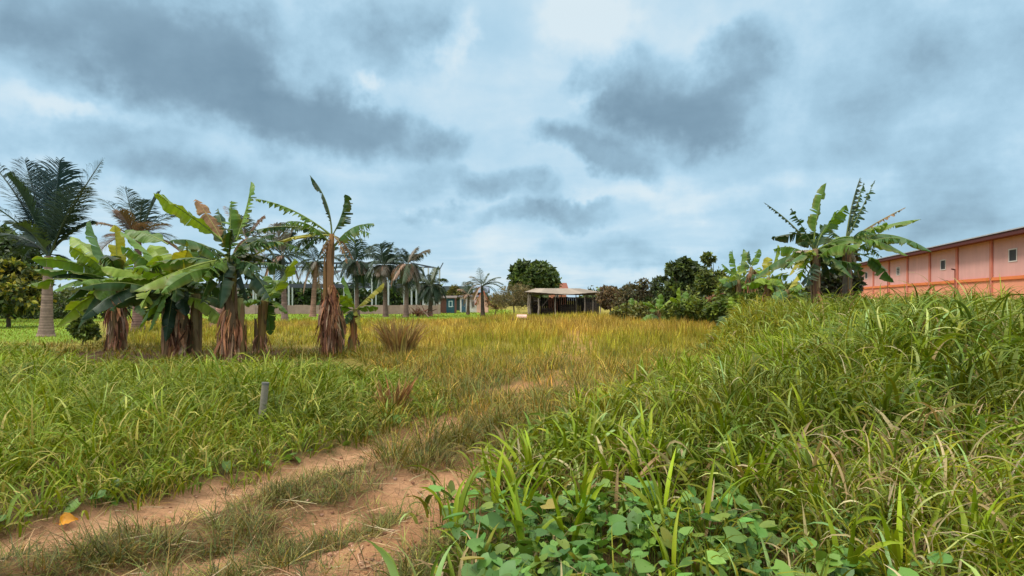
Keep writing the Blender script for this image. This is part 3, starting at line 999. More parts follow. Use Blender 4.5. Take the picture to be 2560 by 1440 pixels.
def banana_stem(parent, off, pts, r0, r1, col=((128, 98, 66), (118, 104, 66))):
    pts = np.asarray(pts, float)
    s = np.linspace(0, 1, 14)
    path = np.stack([np.interp(s, np.linspace(0, 1, len(pts)), pts[:, k]) for k in range(3)], 1)
    rad = r0 * (1 - s) + r1 * s + .02 * np.sin(s * 40) * (1 - s)
    mb = MB()
    mb.tube(path, rad, 12, srgb(*col[0])[:3])
    ca, cb = np.array(srgb(*col[0])[:3]), np.array(srgb(*col[1])[:3])
    v = mb.v[0]
    f = np.clip((v[:, 2] - pts[0][2]) / max(.1, pts[-1][2] - pts[0][2]), 0, 1)[:, None]
    mb.c[0] = ca * (1 - f) + cb * f
    # overlapping dry sheath strips around it
    n = 26
    t = UN(.0, .80, n); k = np.stack([np.interp(t, s, path[:, j]) for j in range(3)], 1)
    a = UN(0, 2 * PI, n); rr = np.interp(t, s, rad) * 1.02
    b = k + np.stack([np.cos(a) * rr, np.sin(a) * rr, 0 * a], 1)
    H = pts[-1][2] - pts[0][2]
    blades(mb, b, a, np.minimum(UN(.25, .6, n), (.93 - t)) * H, UN(.10, .2, n) * (r0 / .16), UN(.0, .03, n), UN(0, .05, n), pick([col[0], col[1], (134, 96, 60), (90, 70, 46)], n, alb=1.0), 5, 1.2, prof='strip')
    return mb.build('pseudostem', MAT['stem'], parent, off)


def skirt(parent, off, pts, r, top, n, Ls, flare=.35, pal=((176, 126, 96), (134, 88, 64), (206, 168, 138), (98, 62, 48), (156, 104, 78), (188, 132, 92))):
    """dead leaves hanging down round a stem"""
    pts = np.asarray(pts, float)
    mb = MB()
    t = UN(.12, top, n) ** 1.0
    k = np.stack([np.interp(t, np.linspace(0, 1, len(pts)), pts[:, j]) for j in range(3)], 1)
    a = UN(0, 2 * PI, n)
    b = k + np.stack([np.cos(a) * r, np.sin(a) * r, 0 * a], 1)
    H = k[:, 2] - pts[0][2]
    L = np.minimum(UN(Ls[0], Ls[1], n), H * 1.05 + .06)
    th0 = UN(2.0, 2.8, n)
    end = np.where(UN(0, 1, n) < .9, UN(2.98, 3.28, n), UN(2.6, 2.95, n))
    blades(mb, b, a, L, .018 + .085 * UN(0, 1, n) ** 1.8, th0, end - th0, pick(pal, n, jit=.38, alb=.9), 8, .35,
           RNG.normal(0, 2.2, n), RNG.normal(0, 1.6, n), fold=.5, floor=np.full(n, pts[0][2]), prof='strip')
    return mb.build('dry_leaf_skirt', MAT['dry'], parent, off)


def banana_plant(label, base, d, crown, leaves, stem_r=(.16, .08), skirt_n=0, skirt_top=.8, skirt_L=(.4, 1.3), group=None, lean=0.0, extra=(), d_crown=None, stems=(), scol=None, skirt_r=None, fill=0, flen=(1.4, 2.2), ftear=(.2, .6), fcols=('dark', 'deep', 'green', 'blue', 'dark')):
    """base, crown: pixels; leaves: (tip px, tip py, nearer/farther m, width m, tear, arch, colour, options)"""
    b = P(base[0], base[1], d)
    b[2] = float(height(b[0], b[1])) - .03
    dc = d if d_crown is None else d_crown
    top = P(crown[0], crown[1], dc)
    root = thing('banana_plant', tuple(b), label, 'banana plant', group)
    off = b
    mid = (b + top) / 2 + np.array([lean, 0, 0])
    pts = [b, mid, top]
    kw = {} if scol is None else {'col': scol}
    banana_stem(root, off, pts, *stem_r, **kw)
    for (bp, tp, r0, r1) in stems:
        b2 = P(bp[0], bp[1], d + .15); b2[2] = float(height(b2[0], b2[1])) - .02
        t2 = P(tp[0], tp[1], d + .1)
        banana_stem(root, off, [b2, (b2 + t2) / 2, t2], r0, r1, **kw)
    if skirt_n:
        skirt(root, off, pts, stem_r[0] * .85 if skirt_r is None else skirt_r, skirt_top, skirt_n, skirt_L)
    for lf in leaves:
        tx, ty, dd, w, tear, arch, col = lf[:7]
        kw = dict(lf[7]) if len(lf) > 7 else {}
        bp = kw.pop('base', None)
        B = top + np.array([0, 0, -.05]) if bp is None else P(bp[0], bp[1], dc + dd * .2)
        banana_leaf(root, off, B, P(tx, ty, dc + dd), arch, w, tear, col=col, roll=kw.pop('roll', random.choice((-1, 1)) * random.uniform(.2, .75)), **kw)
    for k in range(fill):
        az = 2 * PI * (k + random.random() * .8) / max(1, fill); el = random.uniform(-.6, .42); ln = random.uniform(*flen)
        B = top + np.array([0, 0, -.12 - .35 * random.random()])
        T = B + ln * np.array([math.cos(az) * math.cos(el), math.sin(az) * math.cos(el), math.sin(el)])
        banana_leaf(root, off, B, T, random.uniform(.22, .42), random.uniform(.42, .60), random.uniform(*ftear), random.choice((-1, 1)) * random.uniform(.2, .8), col=random.choice(fcols))
    return root


GB = 'banana plants in the row left of the field'
# 1: leftmost clump
banana_plant('broad-leaved banana plant at the left end of the row, nearest the tall coconut palm', (285, 878), 19.5, (296, 700), [
    (80, 650, .3, .55, .12, .16, 'green'), (84, 674, -.7, .50, .35, .10, 'blue'), (176, 592, .8, .55, .1, .12, 'bright'), (174, 618, -.3, .62, .08, .14, 'bright'),
    (226, 552, .6, .50, .1, .05, 'blue', dict(side=(-.1, 0, 0))), (286, 562, -.2, .42, .1, .02, 'yellow'), (312, 575, .9, .55, .1, .10, 'green', dict(base=(420, 610))),
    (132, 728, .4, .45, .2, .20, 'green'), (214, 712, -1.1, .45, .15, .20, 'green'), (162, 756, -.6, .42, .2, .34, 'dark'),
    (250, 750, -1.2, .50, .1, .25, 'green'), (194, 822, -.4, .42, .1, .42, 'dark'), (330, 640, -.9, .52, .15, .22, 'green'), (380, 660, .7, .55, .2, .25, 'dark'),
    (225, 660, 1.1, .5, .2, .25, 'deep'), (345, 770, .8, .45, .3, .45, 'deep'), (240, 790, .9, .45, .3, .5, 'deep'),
], (.19, .10), 150, .75, (.2, .8), GB, fill=13, flen=(1.5, 2.5), fcols=('dark', 'deep', 'green', 'bright', 'dark', 'green'), stems=[((305, 874), (302, 770), .13, .12)])
# 2: twin-stemmed clump
banana_plant('bushy banana plant on several stems with a wide brown skirt, second from left', (462, 897), 16.8, (440, 715), [
    (304, 580, .4, .52, .1, .16, 'green'), (302, 614, -.2, .50, .15, .14, 'green'), (252, 668, -.9, .55, .08, .12, 'bright'), (375, 612, .7, .60, .1, .12, 'bright'),
    (348, 640, 1.1, .5, .2, .2, 'dark'), (486, 612, .9, .5, .3, .12, 'green'), (390, 640, -.5, .62, .05, .10, 'bright', dict(roll=.5)), (470, 625, -.4, .55, .1, .1, 'yellow'),
    (346, 822, -.5, .42, .1, .35, 'green'), (250, 700, -1.0, .45, .2, .22, 'green'), (465, 790, -.4, .38, .3, .5, 'deep'), (360, 755, .3, .5, .2, .4, 'dark'),
    (520, 740, -.3, .45, .4, .4, 'dark'), (415, 800, .5, .45, .3, .55, 'deep'), (440, 655, .9, .55, .2, .15, 'dark'), (330, 690, .9, .5, .2, .3, 'deep'), (500, 690, .8, .5, .4, .3, 'deep'),
    (372, 830, -.7, .36, .2, .45, 'green'), (415, 855, -.6, .30, .3, .35, 'deep'),
], (.20, .10), 260, .72, (.25, .9), GB, fill=17, flen=(1.4, 2.4), fcols=('dark', 'deep', 'green', 'bright', 'dark', 'green'), stems=[((418, 893), (420, 742), .13, .12), ((492, 880), (490, 735), .13, .12)])
# 3
banana_plant('banana plant with a huge smooth leaf raised to the upper left over its neighbours', (580, 906), 15.7, (572, 640), [
    (384, 482, -.3, .62, .02, .06, 'bright', dict(base=(556, 600), roll=.5, fold=.15)), (488, 498, .5, .42, .4, .10, 'brown', dict(base=(560, 610))), (578, 502, .3, .62, .55, -.02, 'green'),
    (627, 454, .6, .36, .85, .06, 'green', dict(base=(590, 600), side=(.08, 0, 0), whole_tip=.68)), (486, 616, .5, .55, .65, .18, 'blue'), (545, 520, .8, .45, .6, .05, 'dark'), (334, 728, -1.2, .50, .35, .10, 'bright', dict(roll=-.3)),
    (662, 605, -.3, .45, .7, .20, 'dark'), (642, 700, -.4, .55, .2, .28, 'dark'), (510, 690, -.7, .55, .5, .25, 'green'), (688, 585, .5, .45, .7, .14, 'dark'),
    (640, 640, .6, .55, .4, .2, 'deep'), (500, 760, -.5, .45, .4, .42, 'dark'), (620, 755, .3, .45, .3, .5, 'deep'), (550, 770, -.6, .45, .4, .45, 'deep'), (470, 655, .9, .5, .5, .2, 'dark'),
], (.15, .09), 180, .52, (.25, .9), GB, fill=13, ftear=(.3, .8), stems=[((604, 890), (598, 745), .10, .10)], scol=((128, 96, 58), (132, 128, 70)))
# 4: small one
banana_plant('small young banana plant with one upright yellow-green leaf and a bare curved stem', (645, 884), 17.6, (662, 752), [
    (736, 646, -.3, .72, .12, -.04, 'bright', dict(roll=.35, fold=.12)), (592, 762, -.5, .50, .2, .30, 'green'), (720, 782, -.4, .42, .15, .36, 'green'), (660, 690, .4, .45, .3, .05, 'green'),
    (676, 838, .2, .40, .15, .42, 'dark'), (640, 668, .4, .4, .5, .05, 'dark'), (700, 700, .5, .45, .2, .1, 'green'),
], (.12, .10), 40, .45, (.3, .7), GB, scol=((138, 104, 52), (124, 100, 54)), lean=.02)
# 5: the tall one
banana_plant('tallest thin banana plant of the row, trunk wrapped in a long brown dead skirt', (818, 896), 17.2, (830, 585), [
    (775, 438, .2, .36, .92, .10, 'deep', dict(side=(.16, 0, 0), thin=.6, whole_tip=.72)), (862, 486, -.1, .54, .85, .02, 'dark', dict(side=(.14, 0, 0), roll=.1, whole_tip=.8)), (636, 496, -.3, .40, .85, .16, 'green'), (592, 592, .3, .36, .9, .20, 'dark'),
    (618, 648, -.4, .24, .5, .22, 'yellow', dict(thin=.7)), (700, 560, .6, .45, .85, .1, 'dark'), (884, 650, .2, .28, .8, .42, 'brown'), (800, 645, -.3, .30, .8, .35, 'brown'), (742, 640, .4, .36, .8, .3, 'dark'),
    (760, 590, .8, .4, .8, .16, 'deep'), (868, 660, -.4, .24, .9, .4, 'brown'),
], (.13, .07), 260, .60, (.25, .9), GB, fill=4, ftear=(.6, .95), flen=(1.0, 1.7), scol=((120, 84, 58), (160, 112, 66)))
# 6: two low shoots beside it
banana_plant('short banana shoot with a lime curled leaf, standing right of the tallest plant', (880, 858), 18.2, (888, 772), [
    (858, 690, .1, .34, .1, .02, 'green', dict(side=(.05, 0, 0))), (852, 738, -.35, .40, .0, .25, 'bright', dict(roll=.4)), (818, 764, -.3, .36, .2, .10, 'green'), (960, 706, .2, .30, .4, .05, 'yellow'),
    (946, 768, -.2, .30, .2, .16, 'green'), (856, 812, -.3, .30, .2, .35, 'dark'), (905, 828, -.2, .24, .3, .4, 'yellow'),
], (.11, .07), 20, .5, (.2, .4), GB, scol=((150, 96, 48), (128, 112, 60)))
banana_plant('leafless-looking short dark banana stem tucked behind the tallest plant', (850, 872), 17.9, (846, 768), [
    (836, 748, .1, .25, .5, .1, 'dark'), (868, 822, -.1, .2, .6, .4, 'brown'),
], (.11, .09), 24, .8, (.2, .5), GB, scol=((92, 84, 50), (82, 92, 56)))

# the tall pair on the right
GR = 'banana plants in the thicket beside the orange building'
banana_plant('tall wind-torn banana plant on the right ridge, reddish stem, upright middle leaf', (2040, 760), 18.0, (2038, 622), [
    (1910, 506, .4, .22, .95, .12, 'deep', dict(thin=.8)), (1978, 520, -.2, .46, .8, .05, 'dark', dict(roll=.4)), (2066, 457, .1, .42, .5, .0, 'green', dict(side=(-.08, 0, 0), base=(2036, 605))),
    (2116, 512, -.3, .60, .25, .14, 'green', dict(base=(2046, 600), side=(-.05, 0, 0))), (2108, 640, -.3, .36, .2, .32, 'green'), (1972, 690, -.4, .34, .4, .34, 'yellow'), (1980, 630, .1, .24, .6, .1, 'ash'),
    (2080, 706, .1, .46, .1, .5, 'deep'), (2270, 640, -.6, .50, .45, .36, 'green'), (2010, 660, -.2, .3, .3, .25, 'bright'), (2060, 560, .5, .5, .4, .0, 'dark'), (2095, 690, .4, .4, .3, .45, 'deep'),
], (.12, .08), 26, .6, (.3, .8), GR, fill=11, ftear=(.3, .7), flen=(1.2, 2.1), scol=((120, 74, 54), (150, 120, 84)))
banana_plant('taller banana plant right behind the wind-torn one, long arching leaves over the salmon roofline', (2118, 760), 18.6, (2114, 602), [
    (2150, 444, .2, .34, .75, .06, 'deep', dict(side=(-.05, 0, 0))), (2188, 450, .3, .36, .8, .0, 'dark'), (2160, 456, .6, .32, .8, .02, 'dark'), (2302, 548, .4, .34, .5, .10, 'green'), (2264, 518, .7, .22, .9, .04, 'brown'),
    (2330, 630, -.2, .48, .25, .30, 'blue'), (2268, 606, .3, .5, .5, .24, 'green'), (2250, 632, .5, .4, .6, .30, 'dark'), (2145, 670, -.2, .26, .6, .42, 'ash'), (2220, 560, -.4, .55, .4, .16, 'green'), (2090, 690, .3, .4, .4, .4, 'deep'), (2150, 700, .3, .3, .6, .5, 'brown'),
    (2050, 560, .4, .4, .6, .1, 'dark'),
], (.13, .08), 110, .5, (.3, .9), GR, fill=9, ftear=(.4, .8), flen=(1.2, 2.2), scol=((96, 70, 64), (120, 108, 92)))
SMALL = [
    ('banana plant with a notched upright leaf in the thicket, tallest of the small ones', (1846, 762), 30, (1846, 700), [(1830, 624, .2, .5, .3, .0, 'green'), (1858, 622, .3, .6, .55, -.02, 'green'), (1806, 660, -.3, .5, .3, .1, 'green'), (1880, 690, -.5, .5, .3, .2, 'bright'), (1812, 716, -.5, .5, .2, .3, 'dark'), (1862, 652, .5, .55, .3, 0, 'bright')], (.13, .1), 10),
    ('thin banana plant with dry hanging skirt and two spread top leaves, in the thicket', (1880, 770), 27, (1878, 668), [(1873, 626, .1, .22, .6, .0, 'dark'), (1898, 622, .1, .32, .3, .0, 'green'), (1862, 660, .1, .3, .5, .2, 'dark'), (1896, 690, 0, .25, .6, .3, 'brown'), (1870, 700, -.2, .25, .6, .3, 'brown')], (.12, .07), 45),
    ('yellow-green banana plant with a tall folded spear leaf, near the torn tall one', (1921, 770), 25, (1921, 694), [(1944, 612, .1, .36, .2, -.02, 'bright', dict(side=(.06, 0, 0))), (1918, 642, .2, .4, .3, .0, 'yellow'), (1893, 706, -.3, .46, .2, .25, 'bright'), (1950, 705, -.4, .5, .1, .2, 'bright'), (1970, 690, .2, .5, .2, .2, 'green'), (1900, 668, .4, .45, .3, .1, 'bright'), (1936, 730, -.4, .5, .1, .3, 'bright')], (.12, .08), 30),
    ('low banana shoot with wide pale leaves at the foot of the tall torn plant', (1966, 772), 23, (1968, 724), [(1940, 748, -.4, .45, .1, .2, 'blue'), (2004, 712, -.2, .42, .1, .2, 'green'), (1992, 690, .2, .4, .1, 0, 'yellow'), (1945, 700, .3, .4, .2, .1, 'green'), (2010, 740, -.4, .4, .1, .2, 'green')], (.10, .08), 0),
    ('small banana shoot with an upright leaf at the edge of the straw field', (1836, 790), 25, (1835, 768), [(1828, 742, .1, .3, .1, 0, 'bright'), (1818, 765, -.1, .3, .1, .2, 'green'), (1850, 760, .1, .3, .2, .1, 'bright')], (.08, .06), 0),
    ('isolated low banana shoot with arching fronds in front of the dark bushes', (1648, 806), 38, (1645, 776), [(1606, 756, -.2, .4, .3, .3, 'green'), (1620, 752, .3, .4, .2, .1, 'bright'), (1690, 772, 0, .35, .3, .3, 'green'), (1680, 745, .3, .4, .2, .1, 'bright'), (1625, 778, -.3, .35, .3, .4, 'green'), (1652, 735, .1, .4, .2, 0, 'green')], (.11, .08), 8),
    ('low banana shoot closest to the open shed, left end of the thicket', (1574, 790), 46, (1574, 768), [(1555, 760, 0, .4, .2, .2, 'green'), (1592, 752, .2, .4, .2, .1, 'bright'), (1580, 745, .2, .4, .1, 0, 'green'), (1600, 768, -.2, .4, .2, .3, 'green'), (1560, 775, -.2, .4, .2, .3, 'dark')], (.1, .08), 0),
    ('bright low banana shoot under the dark round-leaved shrub', (1702, 800), 34, (1702, 760), [(1700, 718, .1, .4, .1, 0, 'bright'), (1676, 742, -.2, .4, .2, .2, 'bright'), (1730, 740, .1, .4, .2, .2, 'green'), (1722, 762, -.3, .4, .2, .3, 'bright'), (1680, 765, -.2, .4, .2, .3, 'green'), (1715, 728, .3, .4, .2, .1, 'green')], (.1, .08), 0),
]
for lab, bp, d, cp, lv, sr, sk in SMALL:
    banana_plant(lab, bp, d, cp, lv, sr, sk, .9, (.4, 1.2), GR, fill=3, flen=(.7, 1.3), ftear=(.1, .5), fcols=('green', 'bright', 'dark'), scol=((128, 92, 60), (140, 118, 76)))


# ------------------------------------------------------------------ coconut palms
PALM = {'dark': (54, 70, 52), 'mid': (78, 88, 62), 'grey': (116, 106, 92), 'dry': (140, 108, 86), 'blue': (44, 66, 66)}


def frond(parent, off, B, T, arch, leaf_len, n, col, droop=.5, side=None, plane=.0, wd=.045):
    B, T = np.asarray(B, float), np.asarray(T, float)
    L = np.linalg.norm(T - B)
    C = (B + T) / 2 + np.array([0, 0, arch * L])
    if side is not None: C = C + np.asarray(side) * L
    K = n
    R = bez(B, C, T, K)
    tg = np.gradient(R, axis=0); tg /= np.linalg.norm(tg, axis=1)[:, None]
    s0 = np.cross(T - B, np.array([0, 0, 1.0]))
    if np.linalg.norm(s0) < .3 * L: s0 = np.array([1.0, .25, 0])
    s0 = s0 / np.linalg.norm(s0)
    s0 = rotv(s0, (T - B) / L, plane)
    mb = MB()
    c = np.array(srgb(*PALM[col])[:3]) * math.exp(random.gauss(0, .1))
    t = np.linspace(0, 1, K)
    k = t > .14
    bp, tt, uu = R[k], tg[k], t[k]
    m = len(bp)
    for sg in (-1, 1):
        Sv = s0[None] - tt * (tt @ s0)[:, None]; Sv /= np.linalg.norm(Sv, axis=1)[:, None]
        Nv = np.cross(Sv, tt)
        ang = .55 + .35 * uu + RNG.normal(0, .10, m)                     # leaflets point further forward near the tip
        dirv = sg * Sv * np.cos(ang)[:, None] + tt * np.sin(ang)[:, None] + Nv * (.22 * np.sign(Nv[:, 2:3] + .001))
        dirv /= np.linalg.norm(dirv, axis=1)[:, None]
        ln = leaf_len * (np.sin(np.clip(uu * 1.08 - .02, 0, 1) * PI) ** .55 * .85 + .18) * UN(.85, 1.1, m)
        st = 4
        q0 = bp.copy(); dcur = dirv.copy(); V = []
        wdir = np.cross(dcur, np.array([0, 0, 1.0])); wdir /= np.linalg.norm(wdir, axis=1)[:, None] + 1e-6
        wdir = wdir * .5 + tt * .8; wdir /= np.linalg.norm(wdir, axis=1)[:, None]
        for s_ in range(st + 1):
            f = s_ / st
            ww = (wd * (.55 + .6 * f) * (1 - f) ** .6 + .006)
            V.append(q0 - wdir * ww / 2); V.append(q0 + wdir * ww / 2)
            dcur = dcur + np.array([0, 0, -1.0]) * (droop * .55 * f + .05) * UN(.6, 1.3, m)[:, None]
            dcur /= np.linalg.norm(dcur, axis=1)[:, None]
            q0 = q0 + dcur * (ln / st)[:, None]
        V = np.stack(V, 1)
        bq = np.array([(2 * i, 2 * i + 1, 2 * i + 3, 2 * i + 2) for i in range(st)])
        q = (np.arange(m) * (2 * st + 2))[:, None, None] + bq[None]
        cc = c[None] * np.exp(RNG.normal(0, .12, (m, 1)))
        mb.add(V.reshape(-1, 3), q.reshape(-1, 4), np.repeat(cc[:, None], 2 * st + 2, 1).reshape(-1, 3))
    mb.tube(R, np.linspace(.05, .008, K) * (L / 3.5) ** .5, 5, c * .8 + np.array([.03, .028, .012]), caps=False)
    return mb.build('frond', MAT['palm'], parent, off)


def palm_trunk(parent, off, b, top, r0, r1, col=(150, 132, 116), ring=.12):
    L = np.linalg.norm(top - b)
    K = max(10, int(L / ring) * 2)
    s = np.linspace(0, 1, K)
    mid = (b + top) / 2 + np.array([(b[0] - top[0]) * .12, 0, 0])
    path = bez(b, mid, top, K)
    rad = (r0 * (1 - s) ** 1.2 + r1 * (1 - (1 - s) ** 1.2)) * (1 + .07 * (np.arange(K) % 2)) + r0 * .5 * np.exp(-s * L / .35)
    mb = MB()
    mb.tube(path, rad, 14, srgb(*col)[:3])
    mb.c[0] = mb.c[0] * np.repeat(np.where(np.arange(K) % 2, .62, 1.0) * (.7 + .5 * RNG.random(K)), 14)[:, None]
    return mb.build('trunk', MAT['bark'], parent, off)


def coconut_palm(label, base, d, crown, fr, trunk=(.2, .13), n=46, leaf_len=.8, col='dark', tcol=(150, 132, 116), group=None, droop=.5, name='coconut_palm', wd=.045, shag=0):
    b = P(base[0], base[1], d); b[2] = float(height(b[0], b[1])) - .05
    top = P(crown[0], crown[1], d)
    root = thing(name, tuple(b), label, 'palm tree', group)
    palm_trunk(root, b, b, top, *trunk, col=tuple(int(k * .9) for k in tcol))
    for f in fr:
        tx, ty, dd, arch = f[:4]
        kw = dict(f[4]) if len(f) > 4 else {}
        frond(root, b, top + np.array([0, 0, -.1 + random.random() * .2]), P(tx, ty, d + dd), kw.pop('arch', arch), kw.pop('ll', leaf_len), kw.pop('n', n), kw.pop('col', col), kw.pop('droop', droop), wd=wd, **kw)
    for k in range(shag):                                              # wilted fronds hanging against the trunk
        az = 2 * PI * (k + random.random()) / shag; r = random.uniform(.7, 1.5)
        T = top + np.array([math.cos(az) * r, math.sin(az) * r, -random.uniform(.6, 2.0)])
        frond(root, b, top, T, random.uniform(.35, .6), leaf_len * .8, n, random.choice(('mid', 'grey', 'dark', 'dry')), droop, wd=wd)
    return root


coconut_palm('big dark coconut palm with a stout ringed trunk, at the left edge of the photo', (115, 842), 27.0, (122, 640), [
    (150, 402, .3, .02, dict(plane=.2, ll=1.45, n=110, col='blue')), (255, 402, .5, .10, dict(ll=1.2, n=100)), (62, 400, .4, .06, dict(ll=1.3, n=110, col='blue')), (-30, 400, .2, .16, dict(ll=1.2, n=100)), (-60, 500, -.8, .22, dict(ll=1.1)),
    (20, 440, -1.0, .22, dict(ll=1.2, n=100)), (205, 470, -.8, .14, dict(ll=1.2, n=100)), (232, 560, 1.0, .22, dict(ll=1.0)), (-10, 600, .8, .30, dict(ll=1.0)), (60, 640, 1.2, .42, dict(ll=1.0)), (190, 690, .8, .38, dict(ll=.8)),
    (40, 560, -1.2, .30, dict(ll=1.0, col='mid')), (110, 430, 1.4, .05, dict(ll=1.3, n=100)),
], (.25, .16), 92, 1.3, 'dark', (168, 138, 122), droop=.6, wd=.085)
GP = 'coconut palms standing between the banana row and the low wall'
coconut_palm('coconut palm with brownish dead fronds seen over the leaves of the banana plants', (345, 832), 31, (345, 600), [
    (312, 470, .3, .04, dict(ll=.95)), (400, 480, .5, .10, dict(ll=.9)), (258, 500, .2, .16), (236, 560, -.4, .22, dict(col='dry')), (300, 530, -.8, .05, dict(col='dry')), (430, 540, .4, .2), (424, 600, -.6, .3), (240, 640, .4, .36, dict(col='dry')),
    (355, 500, 1, .02), (290, 590, -1.2, .2, dict(col='dry')), (400, 560, -1.0, .2, dict(col='dry')), (450, 630, .6, .3, dict(col='dry')),
], (.26, .15), 64, 1.0, 'dark', (150, 116, 104), GP, droop=.7, wd=.07)
coconut_palm('leaning coconut palm with a stout pinkish trunk behind the huge smooth banana leaf', (538, 820), 34, (618, 600), [
    (660, 545, .3, .1, dict(col='dry')), (690, 570, .4, .15, dict(col='grey')), (570, 520, .2, .1, dict(col='dry')), (560, 590, -.5, .2), (720, 620, .3, .3), (600, 540, .6, .03), (650, 660, -.6, .4, dict(col='dry')), (580, 680, -.5, .4, dict(col='dry')), (700, 670, .5, .4),
], (.30, .15), 56, .9, 'mid', (186, 138, 122), GP, droop=.9, wd=.07)
coconut_palm('dark coconut palm whose drooping fronds hide behind the tallest banana plant from the left', (712, 800), 46, (706, 640), [
    (640, 600, 0, .2), (650, 660, .3, .4), (690, 560, .3, .02, dict(col='grey')), (740, 560, .3, .05, dict(col='grey')), (770, 600, .3, .2), (775, 680, -.2, .45), (700, 720, -.6, .3), (660, 700, .2, .5), (760, 640, -.6, .3), (725, 585, .6, .1), (675, 590, .8, .1),
], (.22, .14), 60, 1.2, 'dark', (150, 124, 112), GP, droop=1.4, wd=.10, shag=5)
coconut_palm('coconut palm with a banded reddish trunk, a torn dry frond hanging on its left side', (782, 790), 58, (790, 655), [
    (720, 640, 0, .3), (745, 700, .3, .5, dict(col='dry')), (770, 610, .3, .05), (820, 605, .3, .05), (850, 650, .3, .3), (846, 700, -.2, .5), (760, 730, -.4, .4, dict(col='dry')), (800, 720, .2, .4, dict(col='dry')), (735, 615, .5, .15), (840, 620, .6, .15), (740, 670, -.6, .4),
], (.26, .17), 60, 1.3, 'dark', (176, 132, 114), GP, droop=1.5, wd=.10, shag=6)
ROW = [
    ('coconut palm with one tall feathery upright frond, first of four shaggy ones by the frame', (893, 790), 58, (890, 655), [(888, 600, .2, .0, dict(ll=1.5)), (925, 618, .2, .1), (850, 640, .3, .25), (855, 690, -.2, .5), (925, 690, .2, .5), (935, 640, .5, .3), (870, 620, .6, .1), (880, 720, -.6, .4), (910, 715, .6, .4), (860, 660, -.6, .4)]),
    ('coconut palm with a broad humped crown, second of four shaggy ones by the frame', (964, 792), 57, (960, 665), [(925, 628, .2, .2), (950, 612, .3, .1), (980, 612, .3, .1), (1005, 640, .2, .3), (1010, 700, -.2, .5), (920, 700, .2, .5), (940, 730, -.5, .4), (985, 730, .5, .4), (930, 660, -.6, .4), (995, 665, -.6, .4), (965, 640, .7, .1)]),
    ('coconut palm with grey wilted drooping fronds, third of four shaggy ones by the frame', (1015, 790), 56, (1018, 662), [(985, 650, .2, .25), (1000, 625, .3, .1), (1040, 625, .3, .05, dict(col='grey')), (1070, 626, .2, .1, dict(col='grey')), (1055, 680, .2, .4), (985, 710, -.2, .5), (1005, 740, -.5, .4, dict(col='grey')), (1045, 730, .4, .4, dict(col='grey')), (1030, 640, .8, .1), (1020, 720, -.8, .3)]),
    ('small grey coconut palm bent over under the end of the steel frame', (1075, 786), 60, (1078, 715), [(1040, 720, .2, .4), (1055, 740, .2, .5), (1092, 672, .3, .05), (1106, 730, .3, .4), (1065, 690, .4, .15), (1100, 700, -.4, .3), (1050, 700, -.5, .3), (1085, 750, -.3, .4)]),
]
for lab, bp, d, cp, fr in ROW:
    coconut_palm(lab, bp, d, cp, fr, (.22, .14), 62, 1.45, random.choice(('mid', 'dark')), (140, 112, 100), GP, droop=1.7, wd=.10, shag=12)
coconut_palm('sparse ragged palm with few twisted fronds, in front of the red-roofed hut', (1207, 786), 60, (1205, 715), [
    (1197, 670, .2, .02, dict(ll=.5, n=20)), (1222, 684, .3, .05, dict(ll=.6, n=24)), (1250, 694, .3, .2, dict(n=26)), (1178, 694, .2, .3, dict(n=26, col='grey')), (1170, 735, -.2, .5, dict(col='grey')), (1240, 735, -.2, .45, dict(n=30)), (1258, 712, .4, .3, dict(n=30)), (1160, 715, .3, .35, dict(n=28, col='grey')),
    (1215, 745, -.5, .3), (1185, 748, -.4, .4, dict(col='dry')), (1230, 700, -.4, .1), (1262, 728, .3, .4), (1192, 700, .5, .1),
], (.19, .13), 34, .95, 'mid', (92, 76, 68), GP, droop=.9, wd=.07)


coconut_palm('low wilted palm with brown hanging fronds in front of the white hut', (1170, 786), 66, (1172, 738), [
    (1150, 725, .2, .3, dict(col='dry')), (1158, 762, .3, .5, dict(col='dry')), (1190, 722, .2, .3), (1194, 760, -.2, .5, dict(col='dry')), (1168, 706, .3, .1), (1180, 770, -.5, .4, dict(col='grey')), (1160, 742, -.5, .4, dict(col='dry')),
], (.17, .12), 34, .9, 'mid', (110, 88, 74), GP, droop=1.2, wd=.09)


